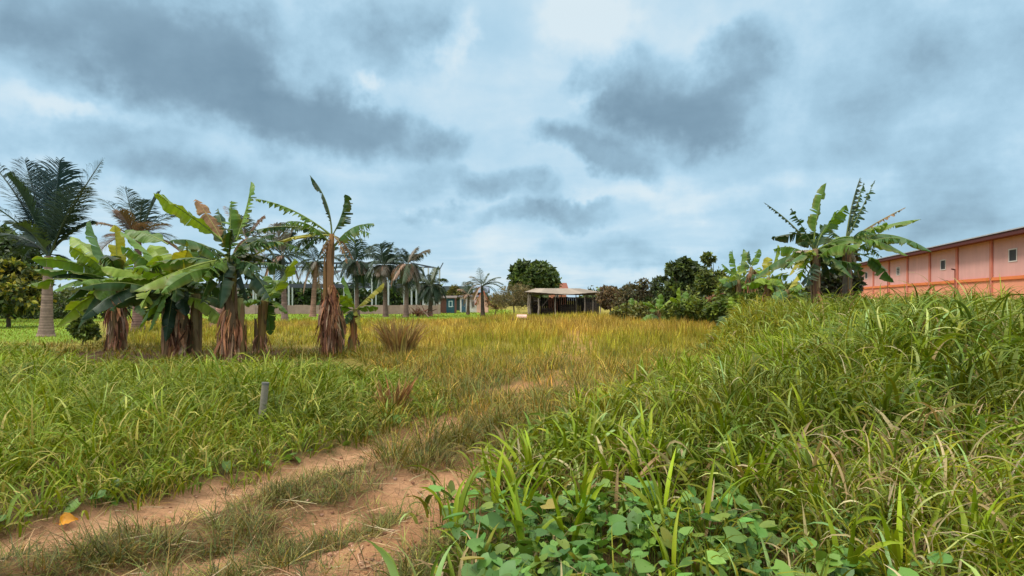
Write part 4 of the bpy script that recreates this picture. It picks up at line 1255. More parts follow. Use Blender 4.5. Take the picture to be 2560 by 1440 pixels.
# ------------------------------------------------------------------ trees and bushes
def leaves_mesh(mb, blobs, clumps, per, size, pal, asp=.55, shell=.55, spread=.22, up=.3):
    """leaf-sized faces in clumps spread through the volume of a few overlapping blobs"""
    mean = np.mean([b[3] * b[5] for b in blobs])
    for (cx, cy, cz, rx, ry, rz) in blobs:
        m = max(4, int(clumps * np.clip(rx * rz / mean, .16, 1.7)))
        v = RNG.normal(0, 1, (m, 3)); v /= np.linalg.norm(v, axis=1)[:, None]
        rr = shell + (1.08 - shell) * RNG.random(m) ** .7
        cc = np.array([cx, cy, cz]) + v * rr[:, None] * np.array([rx, ry, rz])
        rad = spread * min(rx, rz) * UN(.6, 1.5, m)
        tone = np.exp(RNG.normal(0, .30, m))
        i = np.repeat(np.arange(m), per)
        n = len(i)
        p = cc[i] + RNG.normal(0, .55, (n, 3)) * rad[i][:, None]
        out = v[i] * .6 + RNG.normal(0, .6, (n, 3)) + np.array([0, 0, -.15])
        out /= np.linalg.norm(out, axis=1)[:, None]
        nrm = RNG.normal(0, .7, (n, 3)) + v[i] * .5 + np.array([0, 0, up])
        sd = np.cross(out, nrm); sd /= np.linalg.norm(sd, axis=1)[:, None] + 1e-6
        nn = np.cross(sd, out)
        ln = size * UN(.6, 1.3, n)
        a = p; b = p + out * (ln * .45)[:, None] + sd * (ln * asp / 2)[:, None] + nn * (ln * .08)[:, None]
        c = p + out * ln[:, None] - nn * (ln * .10)[:, None]; d_ = p + out * (ln * .45)[:, None] - sd * (ln * asp / 2)[:, None] + nn * (ln * .08)[:, None]
        V = np.stack([a, b, c, d_], 1).reshape(-1, 3)
        q = np.arange(n * 4).reshape(n, 4)
        col = pick(pal, n, jit=.16, alb=np.array((1.25, 1.10, .8))) * tone[i][:, None]
        mb.add(V, q, np.repeat(col[:, None], 4, 1).reshape(-1, 3))


def tree(name, label, cat, base, d, blobs, clumps, per, size, pal, trunk_r=.2, limbs=5, bark=(92, 76, 62), group=None, asp=.55, shell=.5, spread=.22, part='crown', ddep=1.0):
    """blobs in photo pixels (px, py, rx, ry) at distance d, with real depth as wide as the blob"""
    b = P(base[0], base[1], d); b[2] = float(height(b[0], b[1])) * (1 if d < 45 else 0) - .05
    root = thing(name, tuple(b), label, cat, group)
    W3 = []
    for (px, py, rx, ry) in blobs:
        c = P(px, py, d + random.uniform(-.4, .4) * rx / F * d * ddep)
        W3.append((c[0], c[1], c[2], rx / F * d, rx / F * d * .9, ry / F * d))
    mb = MB()
    leaves_mesh(mb, W3, clumps, per, size, pal, asp, shell, spread)
    mb.build(part, MAT['leaf'], root, b, smooth=False)
    tb = MB()
    cen = np.array([np.mean([w[0] for w in W3]), np.mean([w[1] for w in W3]), np.mean([w[2] for w in W3])])
    low = min(w[2] - w[5] * .5 for w in W3)
    fork = b + (cen - b) * max(.18, min(.6, (low - b[2]) / max(.2, cen[2] - b[2])))
    K = 6
    tb.tube(np.linspace(b, fork, K) + RNG.normal(0, trunk_r * .12, (K, 3)) * np.array([1, 1, 0]), np.linspace(trunk_r, trunk_r * .72, K), 9, srgb(*bark)[:3])
    for w in W3:
        for _ in range(max(1, limbs // len(W3) + 1)):
            t = np.array(w[:3]) + RNG.normal(0, .45, 3) * np.array(w[3:])
            mid = (fork + t) / 2 + RNG.normal(0, .12, 3) * np.linalg.norm(t - fork)
            tb.tube(bez(fork, mid, t, 7), np.linspace(trunk_r * .5, trunk_r * .08, 7), 6, srgb(*bark)[:3], caps=False)
    tb.build('trunk' if cat == 'tree' else 'stems', MAT['bark'], root, b)
    return root


DK = [(60, 78, 46), (50, 66, 40), (76, 92, 52), (42, 56, 38)]
OL = [(128, 128, 54), (150, 142, 60), (104, 110, 50), (80, 90, 46)]
MG = [(70, 104, 52), (58, 90, 46), (88, 120, 58), (48, 76, 42)]
GYB = [(112, 104, 84), (96, 92, 72), (128, 116, 92), (82, 80, 60)]
tree('broadleaf_tree', 'dark dense tree at the left edge behind the big coconut palm', 'tree', (-30, 800), 44, [(-10, 640, 80, 62), (-90, 660, 100, 90), (50, 660, 48, 38)], 110, 34, .42, DK, .35, 6)
tree('bush', 'olive bush with yellowish top leaves at the left edge of the lawn', 'bush', (20, 792), 36, [(30, 690, 62, 34), (-30, 700, 70, 50), (70, 720, 44, 40), (20, 740, 80, 40)], 70, 26, .34, OL + DK, .12, 6)
tree('hedge', 'dark low hedge along the back of the lawn behind the big palm trunk', 'hedge', (90, 796), 52, [(-60, 765, 70, 30), (30, 770, 60, 26), (110, 768, 60, 28), (190, 768, 60, 26), (260, 765, 60, 28)], 60, 22, .3, DK + [(76, 88, 52)], .08, 6)
tree('bush', 'small dark bush at the foot of the leftmost banana plant', 'bush', (205, 846), 21.5, [(205, 815, 22, 22), (225, 828, 20, 14)], 40, 18, .16, [(76, 96, 44), (92, 108, 50), (60, 78, 40)], .03, 4)
FT = [((520, 780), [(520, 742, 60, 34)]), ((655, 776), [(650, 742, 46, 24)]), ((745, 776), [(745, 740, 44, 28), (715, 752, 30, 16)]), ((845, 776), [(835, 742, 50, 28)]), ((935, 776), [(930, 726, 44, 40)]), ((1000, 776), [(1000, 736, 40, 32)]), ((1068, 776), [(1062, 738, 36, 26)])]
LBL = ['dark tree behind the twin-stemmed banana plant, left of the frame', 'low dark tree under the left end of the steel frame', 'dark tree under the middle beam of the steel frame', 'dark tree directly behind the tallest banana plant', 'dark tree behind the first shaggy palm, taller than its neighbours', 'dark tree behind the gap between the second and third shaggy palms', 'dark tree behind the bent grey palm at the end of the frame']
for (bp, bl), lab in zip(FT, LBL):
    tree('broadleaf_tree', lab, 'tree', bp, 98, bl, 60, 22, .75, DK + [(48, 70, 52)], .3, 4, group='dark trees behind the steel frame')
tree('mango_tree', 'round dense green mango tree rising behind the open shed', 'tree', (1338, 785), 76, [(1335, 692, 46, 30), (1305, 688, 26, 26), (1370, 702, 26, 22), (1330, 712, 56, 18), (1345, 674, 24, 14)], 62, 30, .6, [(72, 92, 54), (58, 78, 46), (92, 110, 60), (48, 66, 42)], .4, 6, shell=.6, spread=.3)
tree('thorn_scrub', 'grey-brown thorny scrub with bare stems left of the open shed', 'bush', (1285, 786), 57, [(1285, 735, 42, 22), (1255, 750, 30, 16), (1312, 745, 26, 26)], 80, 26, .16, GYB, .09, 22, (128, 112, 92), asp=.3, spread=.3)
tree('thorn_scrub', 'reddish-brown low scrub between the ragged palm and the grey scrub', 'bush', (1238, 786), 60, [(1232, 755, 18, 16), (1250, 762, 18, 14)], 50, 22, .16, [(112, 84, 66), (92, 84, 60), (124, 92, 70)], .06, 10, (112, 84, 70), asp=.3)
tree('bush', 'small olive round bush in front of the dark green-grey house', 'bush', (1136, 784), 80, [(1136, 734, 15, 15), (1128, 746, 12, 12)], 60, 22, .32, [(94, 96, 54), (78, 84, 50), (110, 104, 60)], .09, 6)
TH = [
    ('thorn_scrub', 'brownish bare scrub right beside the open shed', 'bush', (1530, 790), 52, [(1535, 745, 34, 24), (1515, 752, 20, 18), (1512, 728, 14, 12)], 70, 24, .2, [(96, 84, 70), (112, 92, 76), (74, 70, 56)], .08, 14, (116, 96, 84)),
    ('bush', 'dark brown-green bush with a wispy top, second to the right of the shed', 'bush', (1600, 796), 48, [(1590, 742, 40, 30), (1620, 728, 22, 28), (1575, 765, 40, 20)], 75, 26, .22, [(74, 72, 56), (88, 80, 62), (58, 66, 46)], .08, 10, (96, 80, 68)),
    ('bush', 'dense dark shrub in the middle of the thicket above the lime banana shoot', 'bush', (1668, 796), 44, [(1660, 724, 30, 30), (1690, 740, 36, 34), (1640, 765, 40, 22)], 80, 28, .26, DK + [(70, 82, 46)], .1, 8),
    ('broadleaf_tree', 'open dark shrub tree with round leaves showing sky gaps, thicket centre', 'tree', (1715, 800), 40, [(1712, 676, 34, 22), (1690, 672, 16, 14), (1735, 690, 20, 22), (1705, 710, 30, 16)], 34, 15, .34, [(58, 74, 50), (68, 84, 56), (80, 98, 58)], .1, 10),
    ('bush', 'tall bushy shrub with two leafy spires, left of the notched banana plant', 'bush', (1772, 800), 36, [(1776, 704, 32, 28), (1763, 655, 7, 18), (1778, 650, 6, 20), (1802, 715, 30, 28), (1755, 748, 40, 34)], 64, 20, .24, [(92, 106, 54), (74, 92, 48), (110, 120, 62), (60, 76, 44)], .1, 10),
    ('bush', 'reddish-brown dry stems and leaves below the two-spired shrub', 'bush', (1785, 800), 33, [(1790, 765, 26, 24), (1815, 755, 18, 20)], 60, 22, .18, [(104, 74, 62), (88, 70, 54), (122, 84, 66)], .06, 14, (110, 76, 62)),
    ('bush', 'dark undergrowth between the small banana plants of the thicket', 'bush', (1870, 790), 31, [(1830, 728, 36, 30), (1880, 730, 36, 30), (1935, 728, 40, 28), (1990, 732, 40, 26)], 54, 22, .22, [(90, 108, 48), (72, 92, 44), (110, 122, 56)], .07, 8),
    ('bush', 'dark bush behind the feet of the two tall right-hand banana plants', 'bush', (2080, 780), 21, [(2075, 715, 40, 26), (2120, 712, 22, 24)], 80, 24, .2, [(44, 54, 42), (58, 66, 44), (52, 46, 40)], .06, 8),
    ('bush', 'low mid-green bush at the foot of the thicket beside the lime banana shoot', 'bush', (1725, 800), 33, [(1735, 772, 40, 22), (1690, 780, 26, 16)], 70, 20, .24, [(84, 102, 46), (68, 88, 40), (104, 116, 52)], .05, 6),
    ('bush', 'low olive bush at the foot of the thicket in front of the brown scrub', 'bush', (1620, 800), 42, [(1620, 778, 44, 18), (1560, 780, 30, 14)], 70, 20, .24, [(90, 96, 50), (74, 84, 44), (106, 108, 58)], .05, 6),
    ('bush', 'leafy green bush at the edge of the tall grass under the notched banana plant', 'bush', (1830, 795), 27, [(1835, 765, 40, 22), (1890, 762, 40, 18), (1800, 778, 24, 16)], 80, 20, .24, [(78, 100, 42), (62, 84, 38), (100, 116, 48)], .05, 6),
]
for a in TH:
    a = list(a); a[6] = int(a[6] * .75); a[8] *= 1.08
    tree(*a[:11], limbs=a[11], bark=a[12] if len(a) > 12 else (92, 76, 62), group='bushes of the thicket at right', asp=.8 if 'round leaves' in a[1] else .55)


# a dead brown clump in the field and a heap of dead fronds
def far_wood():
    mb = MB()
    n = 90
    px = UN(-500, 2500, n); d = UN(150, 210, n)
    blobs = [((a - 1280) / F * e, e, UN(.5, 2.6), UN(4, 8), UN(3, 5), UN(1.6, 3.4)) for a, e in zip(px, d)]
    leaves_mesh(mb, blobs, 26, 16, 1.5, [(76, 90, 62), (88, 100, 66), (66, 80, 60)], .6, .4, .3)
    tag(mb.build('far_treeline', MAT['leaf'], None, smooth=False), 'low distant line of trees along the horizon', 'treeline', kind='stuff')


far_wood()


def dry_clump(name, label, cat, px, py, d, h, r, n, pal):
    b = P(px, py, d); b[2] = float(height(b[0], b[1]))
    mb = MB()
    a = UN(0, 2 * PI, n); rr = r * .5 * np.sqrt(RNG.random(n))
    bb = np.stack([b[0] + rr * np.cos(a), b[1] + rr * np.sin(a), np.full(n, b[2])], 1)
    blades(mb, bb, a, UN(.5, 1.15, n) * h, UN(.015, .05, n), UN(.0, .3, n), UN(.1, 1.3, n), pick(pal, n, jit=.2, alb=1.0), 6, 1.3, RNG.normal(0, .8, n), RNG.normal(0, .4, n), fold=.3, floor=np.full(n, b[2]))
    o = mb.build(name, MAT['dry'], None, b)
    o.location = tuple(b)
    return tag(o, label, cat)


dry_clump('dry_shrub', 'tall brown dried clump of stalks standing in the field right of the banana row', 'dry shrub', 1000, 890, 17.4, 1.15, .75, 480, [(160, 124, 78), (178, 142, 90), (134, 104, 68), (152, 138, 78)])
dry_clump('dry_shrub', 'small rusty tuft of curled dead blades at the track edge', 'dry shrub', 985, 1040, 8.4, .5, .35, 90, [(150, 104, 62), (176, 136, 86), (120, 88, 58)])


# ------------------------------------------------------------------ long salmon building on the right
def building():
    O = np.array([34.9, 61.2, -.05])
    ang = math.atan2(-.96, -.281)
    root = thing('long_building', tuple(O), 'long salmon and orange building with maroon eaves behind the tall grass', 'building', rotz=ang)
    Ln, Dp, H, L0 = 46.0, 13.0, 5.05, 2.84
    up, lo = srgb(212, 158, 148)[:3], srgb(228, 148, 116)[:3]
    tr, ld = srgb(198, 122, 102)[:3], srgb(222, 124, 72)[:3]
    mb = MB(); mb.box(0, Ln, 0, Dp, L0, H, up); mb.build('upper_wall', MAT['wall'], root, smooth=False)
    mb = MB(); mb.box(0, Ln, -.02, Dp, -.6, L0 - .002, lo); mb.build('lower_wall', MAT['wall'], root, smooth=False)
    bay = 4.62
    xs = [4.9 + bay * k for k in range(9)]
    for x in [0.14] + xs:
        mb = MB(); mb.box(x - .13, x + .13, -.10, -.0205, -.6, H - .003, tr); mb.build('pilaster', MAT['wall'], root, smooth=False)
    ends = [0.14] + xs
    for a, b in zip(ends[:-1], ends[1:]):
        mb = MB(); mb.box(a + .13, b - .13, -.12, -.0215, L0 - .10, L0 + .07, ld); mb.build('ledge', MAT['wall'], root, smooth=False)
    # roof: overhanging sheet with a maroon fascia board and a pale gutter lip
    mb = MB()
    v = [(-.7, -.75, H + .10), (Ln + .7, -.75, H + .10), (Ln + .7, Dp / 2, H + 1.35), (-.7, Dp / 2, H + 1.35)]
    mb.hexa(v + [(x, y, z + .06) for x, y, z in v], srgb(128, 122, 120)[:3])
    v = [(-.7, Dp / 2 + .003, H + 1.35), (Ln + .7, Dp / 2 + .003, H + 1.35), (Ln + .7, Dp + .75, H + .10), (-.7, Dp + .75, H + .10)]
    mb.hexa(v + [(x, y, z + .06) for x, y, z in v], srgb(128, 122, 120)[:3])
    mb.build('roof', MAT['metal'], root, smooth=False)
    mb = MB(); mb.box(-.7, Ln + .7, -.80, -.753, H - .12, H + .12, srgb(88, 48, 46)[:3]); mb.build('fascia', MAT['wall'], root, smooth=False)
    mb = MB(); mb.box(-.68, Ln + .68, -.74, -.005, H - .06, H - .02, srgb(122, 62, 54)[:3]); mb.build('soffit', MAT['wall'], root, smooth=False)
    mb = MB(); mb.box(-.72, Ln + .72, -.86, -.803, H + .11, H + .17, srgb(166, 164, 168)[:3]); mb.build('gutter_lip', MAT['metal'], root, smooth=False)
    v = [(-.003, 0, H), (-.003, Dp, H), (-.003, Dp / 2, H + 1.3)]
    mb = MB(); mb.add([(-.01, 0, H - .01), (-.01, Dp, H - .01), (-.01, Dp / 2, H + 1.28), (-.01, Dp / 2, H + 1.28)], [(0, 2, 3, 1)], up); mb.build('gable', MAT['wall'], root, smooth=False)
    for k, x in enumerate((2.4, xs[1] + bay / 2, xs[3] + bay / 2, xs[5] + bay / 2, xs[7] + bay / 2)):
        w, z0, z1 = .38, 3.72, 4.30
        f = MB()
        t = .06
        for (a, b, c, d) in ((x - w - t, x + w + t, z0 - t, z0), (x - w - t, x + w + t, z1, z1 + t), (x - w - t, x - w, z0, z1), (x + w, x + w + t, z0, z1)):
            f.box(a, b, -.035, -.003, c, d, srgb(214, 200, 190)[:3])
        if k == 1:                                            # one window keeps a small louvred inset
            for q in range(4):
                f.box(x - w, x + w, -.03, -.012, z0 + .06 + q * .14, z0 + .10 + q * .14, srgb(190, 180, 172)[:3])
        fr = f.build('window', MAT['wall'], root, smooth=False)
        g = MB(); g.box(x - w + .002, x + w - .002, -.010, -.002, z0 + .002, z1 - .002, (.05, .05, .06)); g.build('pane', MAT['glass'], fr, smooth=False)
    for x in (xs[4] - .02, xs[1] + .02):
        mb = MB(); mb.tube([(x - .02, -.16, 3.6), (x - .02, -.16, 1.2), (x - .02, -.16, -.3)], .022, 8, srgb(150, 80, 66)[:3]); mb.tube([(x - .02, -.16, 3.58), (x + .08, -.36, 3.62)], .045, 8, srgb(84, 50, 48)[:3])
        mb.build('drain_pipe', MAT['metal'], root)


building()


# ------------------------------------------------------------------ open shed at the end of the field
def shed():
    O = P(1408, 0, 57); O[2] = 0
    root = thing('open_shed', tuple(O), 'open timber shed with a sagging rusty sheet roof at the end of the straw field', 'shed')
    X = lambda px, d: (px - 1280) / F * d - O[0]
    Z = lambda py, d: EYE + (HZ - py) / F * d
    # sagging roof sheets
    nx, ny = 26, 9
    d0, d1, d2 = 54.0, 58.5, 61.5
    V, cols = [], []
    for j in range(ny):
        f = j / (ny - 1)
        for i in range(nx):
            g = i / (nx - 1)
            if f < .62:
                t = f / .62
                xa, xb = X(1311, d0), X(1502, d0); xc, xd_ = X(1338, d1), X(1448, d1)
                x = (xa + (xb - xa) * g) * (1 - t) + (xc + (xd_ - xc) * g) * t
                y = d0 + (d1 - d0) * t
                z = (2.30 + .03 * math.sin(g * 9) - .16 * math.sin(g * PI) + (.02 if g < .5 else -.02)) * (1 - t) + 2.72 * t
            else:
                t = (f - .62) / .38
                xc, xd_ = X(1338, d1), X(1448, d1)
                x = (xc + (xd_ - xc) * g) * (1 - t) + (X(1330, d2) + (X(1495, d2) - X(1330, d2)) * g) * t
                y = d1 + (d2 - d1) * t
                z = 2.72 * (1 - t) + 2.25 * t
            z += .012 * (i % 2)
            V.append((x, y - O[1], z))
            c = np.array(srgb(148, 132, 116)[:3]) * (.82 + .3 * _hash(np.array([i // 3.0]), np.array([3.0]), 5)[0])
            cols.append(c * (1 if g < .78 else .75))
    q = [(j * nx + i, j * nx + i + 1, (j + 1) * nx + i + 1, (j + 1) * nx + i) for j in range(ny - 1) for i in range(nx - 1)]
    mb = MB(); mb.add(V, q, np.array(cols)); mb.add([(x, y, z - .05) for x, y, z in V], [t[::-1] for t in q], srgb(70, 60, 54)[:3])
    fe = [(V[i], V[i + 1]) for i in range(nx - 1)]
    for a, b in fe:
        mb.add([a, b, (b[0], b[1], b[2] - .05), (a[0], a[1], a[2] - .05)], [(0, 3, 2, 1)], srgb(70, 56, 50)[:3])
    mb.build('roof', MAT['metal'], root, smooth=False)
    for px, d, top, w in ((1322, 54.3, 2.2, .12), (1327, 55.2, 2.2, .10), (1345, 54.4, 1.75, .16), (1389, 54.5, 2.15, .10), (1461, 54.5, 2.1, .12), (1482, 54.8, 2.0, .09), (1500, 54.3, 2.2, .11), (1404, 60.5, 2.2, .1), (1440, 60.5, 2.2, .1)):
        mb = MB(); x = X(px, d); j = random.gauss(0, .05)
        mb.tube([(x, d - O[1], -.1), (x + j, d - O[1], top * .5), (x + j * .4, d - O[1], top)], [w * .55, w * .5, w * .42], 8, srgb(140, 124, 112)[:3])
        mb.build('post', MAT['wood'], root)
    for a, b, w in (((X(1318, 54.4), 54.4, 2.14), (X(1502, 54.4), 54.4, 2.08), .12), ((X(1386, 54.6), 54.6, 1.86), (X(1462, 54.6), 54.6, 1.78), .07), ((X(1462, 54.6), 54.6, 1.84), (X(1486, 54.6), 54.6, 1.66), .07), ((X(1334, 54.5), 54.5, 1.55), (X(1352, 54.5), 54.5, 1.57), .10), ((X(1355, 54.6), 54.6, 1.0), (X(1373, 54.6), 54.6, 1.8), .07)):
        mb = MB(); mb.bar((a[0], a[1] - O[1], a[2]), (b[0], b[1] - O[1], b[2]), w, srgb(82, 70, 62)[:3]); mb.build('beam', MAT['wood'], root, smooth=False)
    # dark boarded back and side
    mb = MB()
    x = X(1325, 61)
    while x < X(1494, 61):
        w = random.uniform(.16, .24)
        mb.box(x, x + w - .012, 61 - O[1], 61.03 - O[1] + random.random() * .02, 0, 1.86 + random.uniform(-.1, .08), np.array(srgb(46, 40, 38)[:3]) * random.uniform(.5, 1.2)); x += w
    mb.build('back_boards', MAT['wood'], root, smooth=False)
    mb = MB()
    y = 55.5
    while y < 60.8:
        mb.box(X(1326, 58) - .02, X(1326, 58) + .02, y - O[1], y + .26 - O[1], 0, 2.0 + random.uniform(-.15, .1), np.array(srgb(50, 44, 40)[:3]) * random.uniform(.6, 1.2)); y += .27
    mb.build('side_boards', MAT['wood'], root, smooth=False)
    return root


shed()
# dark pallets and gear kept in the shed
for (x0, px, d, w, h, dp, lab, name, cat) in ((0, 1418, 58.5, 1.5, 1.15, 1.0, 'dark wooden crate stack standing in the middle of the open shed', 'wooden_crate', 'crate'), (0, 1474, 58.6, 1.2, 1.35, 1.0, 'dark tarpaulin-brown box at the right side inside the open shed', 'wooden_box', 'box'), (0, 1368, 58.2, 1.0, .8, .9, 'low dark box beside the forked post inside the open shed', 'storage_box', 'box')):
    c = P(px, 0, d); c[2] = 0
    mb = MB()
    k = 6
    for i in range(k):
        z = h * i / k
        mb.box(-w / 2, w / 2, -dp / 2, -dp / 2 + .03, z + .01, z + h / k - .02, np.array(srgb(66, 58, 54)[:3]) * random.uniform(.7, 1.3))
        mb.box(-w / 2, -w / 2 + .03, -dp / 2 + .032, dp / 2, z + .01, z + h / k - .02, np.array(srgb(60, 54, 50)[:3]) * random.uniform(.7, 1.3))
        mb.box(w / 2 - .03, w / 2, -dp / 2 + .032, dp / 2, z + .01, z + h / k - .02, np.array(srgb(60, 54, 50)[:3]) * random.uniform(.7, 1.3))
    for x in (-w / 2 + .05, 0, w / 2 - .05):
        mb.box(x - .04, x + .04, -dp / 2 - .03, -dp / 2 - .002, 0, h + .03, srgb(74, 64, 56)[:3])
    mb.box(-w / 2 + .001, w / 2 - .001, -dp / 2 + .034, dp / 2 - .002, h - .03, h - .001, srgb(54, 48, 46)[:3])
    o = mb.build(name, MAT['wood'], None, None, smooth=False); o.location = tuple(c)
    tag(o, lab, cat)


# ------------------------------------------------------------------ steel frame, wall, huts behind the palms
def steel_frame():
    d0, d1 = 72.0, 79.0
    O = P(850, 0, d0); O[2] = 0
    root = thing('steel_frame', tuple(O), 'unfinished two-level grey steel frame standing behind the coconut palms', 'building frame')
    X = lambda px, d=d0: (px - 1280) / F * d - O[0]
    g = srgb(168, 168, 166)[:3]; dk = srgb(70, 72, 78)[:3]
    cols = [(520, 3.5), (590, 5.8), (634, 5.8), (685, 5.8), (711, 5.6), (722, 3.3), (783, 5.8), (888, 5.8), (930, 5.8), (971, 5.8), (1029, 5.9), (1041, 5.6), (1058, 5.5), (1071, 5.4), (1099, 5.2)]
    for px, h in cols:
        mb = MB(); mb.box(X(px) - .085, X(px) + .085, -.085, .085, -.1, h, g); mb.build('column', MAT['metal'], root, smooth=False)
    for px in (560, 640, 731, 786, 860, 940, 1010, 1085):
        mb = MB(); x = X(px, d1); mb.box(x - .07, x + .07, d1 - d0 - .07, d1 - d0 + .07, -.1, 5.75, g); mb.build('column', MAT['metal'], root, smooth=False)
    for a, b, za, zb, w, h, y in ((591, 700, 5.95, 5.95, .2, .50, 0), (700, 1010, 5.95, 5.95, .16, .22, 0), (1026, 1099, 5.98, 5.30, .16, .16, 0), (520, 860, 3.3, 3.3, .2, .42, 0), (860, 1099, 3.55, 3.35, .16, .2, 0), (560, 1085, 5.85, 5.85, .14, .16, 7.0), (560, 1085, 3.3, 3.3, .2, .3, 7.0)):
        mb = MB(); mb.bar((X(a, d0 + y), y + .12, za), (X(b, d0 + y), y + .12, zb), w, dk, h); mb.build('beam', MAT['metal'], root, smooth=False)
    mb = MB(); mb.bar((X(1099), 0, 5.2), (X(1108), 0, 6.0), .1, dk); mb.build('brace', MAT['metal'], root, smooth=False)
    for px in (591, 700, 840, 960):
        mb = MB(); mb.bar((X(px), .3, 5.7), (X(px, d1), d1 - d0 - .3, 5.6), .16, dk, .3); mb.build('cross_beam', MAT['metal'], root, smooth=False)
    mb = MB()
    v = [(X(776), 1.0, 4.55), (X(826), 1.0, 4.5), (X(826), 5.0, 5.3), (X(776), 5.0, 5.3)]
    mb.hexa(v + [(a, b, c + .05) for a, b, c in v], srgb(84, 82, 84)[:3]); mb.build('roof_sheet', MAT['metal'], root, smooth=False)


steel_frame()


def low_wall():
    a, b = P(440, 0, 69), P(1098, 0, 69)
    root_x = (a[0] + b[0]) / 2
    mb = MB()
    n = 20
    for i in range(n):
        x0, x1 = a[0] + (b[0] - a[0]) * i / n - root_x, a[0] + (b[0] - a[0]) * (i + 1) / n - root_x
        mb.box(x0 + .004, x1 - .004, 0, .2, -.1, 1.02 + random.uniform(-.04, .04), np.array(srgb(150, 124, 114)[:3]) * random.uniform(.85, 1.1))
    for i in range(0, n + 1, 4):
        x = a[0] + (b[0] - a[0]) * i / n - root_x
        mb.box(x - .15, x + .15, -.06, -.002, -.1, 1.12, srgb(150, 128, 116)[:3])
    o = mb.build('low_wall', MAT['concrete'], None, None, smooth=False)
    o.location = (root_x, 69, 0)
    tag(o, 'low weathered concrete wall running along the far side of the lawn', 'wall')


low_wall()


def house(name, label, cat, px0, px1, d, depth, eave, ridge, wall, roof, doors=(), windows=(), ridge_along=True, over=.4, porch=None):
    a, b = P(px0, 0, d), P(px1, 0, d)
    w = (b[0] - a[0]); cx = (a[0] + b[0]) / 2
    root = thing(name, (cx, d, 0), label, cat)
    W2 = w / 2
    mb = MB(); mb.box(-W2, W2, 0, depth, -.1, eave, srgb(*wall)[:3])
    if ridge > eave:
        if ridge_along:
            for x in (-W2 + .004, W2 - .004):
                mb.add([(x, 0, eave), (x, depth, eave), (x, depth / 2, ridge - .02), (x, depth / 2, ridge - .02)], [(0, 1, 2, 3)], srgb(*wall)[:3])
        else:
            for y in (.004, depth - .004):
                mb.add([(-W2, y, eave), (W2, y, eave), (0, y, ridge - .02), (0, y, ridge - .02)], [(0, 1, 2, 3)], srgb(*wall)[:3])
    mb.build('wall', MAT['wall'], root, smooth=False)
    mb = MB(); rc = srgb(*roof)[:3]; t = .08
    if ridge_along:
        sl = (ridge - eave) / (depth / 2) * over
        for (y0, z0, y1, z1) in ((-over, eave - sl, depth / 2 - .001, ridge), (depth + over, eave - sl, depth / 2 + .001, ridge)):
            v = [(-W2 - over, y0, z0), (W2 + over, y0, z0), (W2 + over, y1, z1), (-W2 - over, y1, z1)]
            mb.hexa([(x, y, z + .005) for x, y, z in v] + [(x, y, z + t) for x, y, z in v], rc)
    else:
        sl = (ridge - eave) / W2 * over
        for (x0, z0, x1, z1) in ((-W2 - over, eave - sl, -.001, ridge), (W2 + over, eave - sl, .001, ridge)):
            v = [(x0, -over, z0), (x1, -over, z1), (x1, depth + over, z1), (x0, depth + over, z0)]
            mb.hexa([(x, y, z + .005) for x, y, z in v] + [(x, y, z + t) for x, y, z in v], rc)
    mb.build('roof', MAT['metal'], root, smooth=False)
    for (x0, x1, h, c) in doors:
        mb = MB(); mb.box(x0 * w - W2, x1 * w - W2, -.05, -.003, 0, h, srgb(*c)[:3]); mb.box(x1 * w - W2 - .2, x1 * w - W2 - .12, -.09, -.052, h * .45, h * .5, srgb(180, 176, 168)[:3])
        mb.build('door', MAT['wood'], root, smooth=False)
    for (x0, x1, z0, z1, c) in windows:
        f = MB(); X0, X1 = x0 * w - W2, x1 * w - W2; t = .08
        for (p, q, r, s) in ((X0, X1, z0, z0 + t), (X0, X1, z1 - t, z1), (X0, X0 + t, z0 + t, z1 - t), (X1 - t, X1, z0 + t, z1 - t)):
            f.box(p, q, -.06, -.003, r, s, srgb(*c)[:3])
        fr = f.build('window', MAT['wall'], root, smooth=False)
        gl = MB(); gl.box(X0 + t + .002, X1 - t - .002, -.03, -.004, z0 + t + .002, z1 - t - .002, (.05, .05, .06)); gl.build('pane', MAT['glass'], fr, smooth=False)
    return root


house('house', 'dark green-grey house with a ridged roof right of the steel frame', 'house', 1108, 1168, 92, 7, 2.9, 3.7, (46, 54, 50), (40, 48, 44), doors=((.75, .9, 2.0, (46, 60, 62)),), windows=((.2, .4, 1.1, 2.2, (110, 116, 110)),))
house('house', 'long low house with a pale grey roof behind the ragged palm', 'house', 1150, 1215, 108, 8, 3.0, 4.1, (84, 66, 64), (116, 122, 134), doors=((.4, .5, 2.0, (80, 60, 56)),), windows=((.15, .28, 1.1, 2.1, (150, 140, 130)),))
house('kiosk', 'small brown wooden kiosk with a blue-green front and white-framed window', 'kiosk', 1101, 1137, 74, 2.2, 1.85, 2.05, (116, 76, 66), (110, 98, 90), doors=((.42, .98, 1.75, (52, 82, 92)),), windows=((.58, .84, .75, 1.5, (206, 214, 216)),), over=.25)
house('hut', 'white-walled hut with a blue door left of the ragged palm', 'hut', 1150, 1192, 78, 3, 1.95, 2.15, (206, 204, 200), (86, 84, 86), doors=((.1, .34, 1.7, (64, 92, 110)),), windows=((.70, .84, .7, 1.4, (120, 110, 104)),), over=.25)
house('hut', 'tiny hut with a steep coral-red roof behind the ragged palm', 'hut', 1192, 1220, 76, 2.0, 1.45, 2.85, (222, 168, 150), (214, 112, 88), doors=((.38, .62, 1.2, (150, 96, 84)),), ridge_along=False, over=.25)
house('house', 'far house with an orange-brown roof beside the mango tree', 'house', 1378, 1416, 96, 6, 3.4, 4.3, (164, 108, 84), (128, 78, 62), windows=((.3, .5, 1.3, 2.5, (170, 150, 130)),), over=.3)
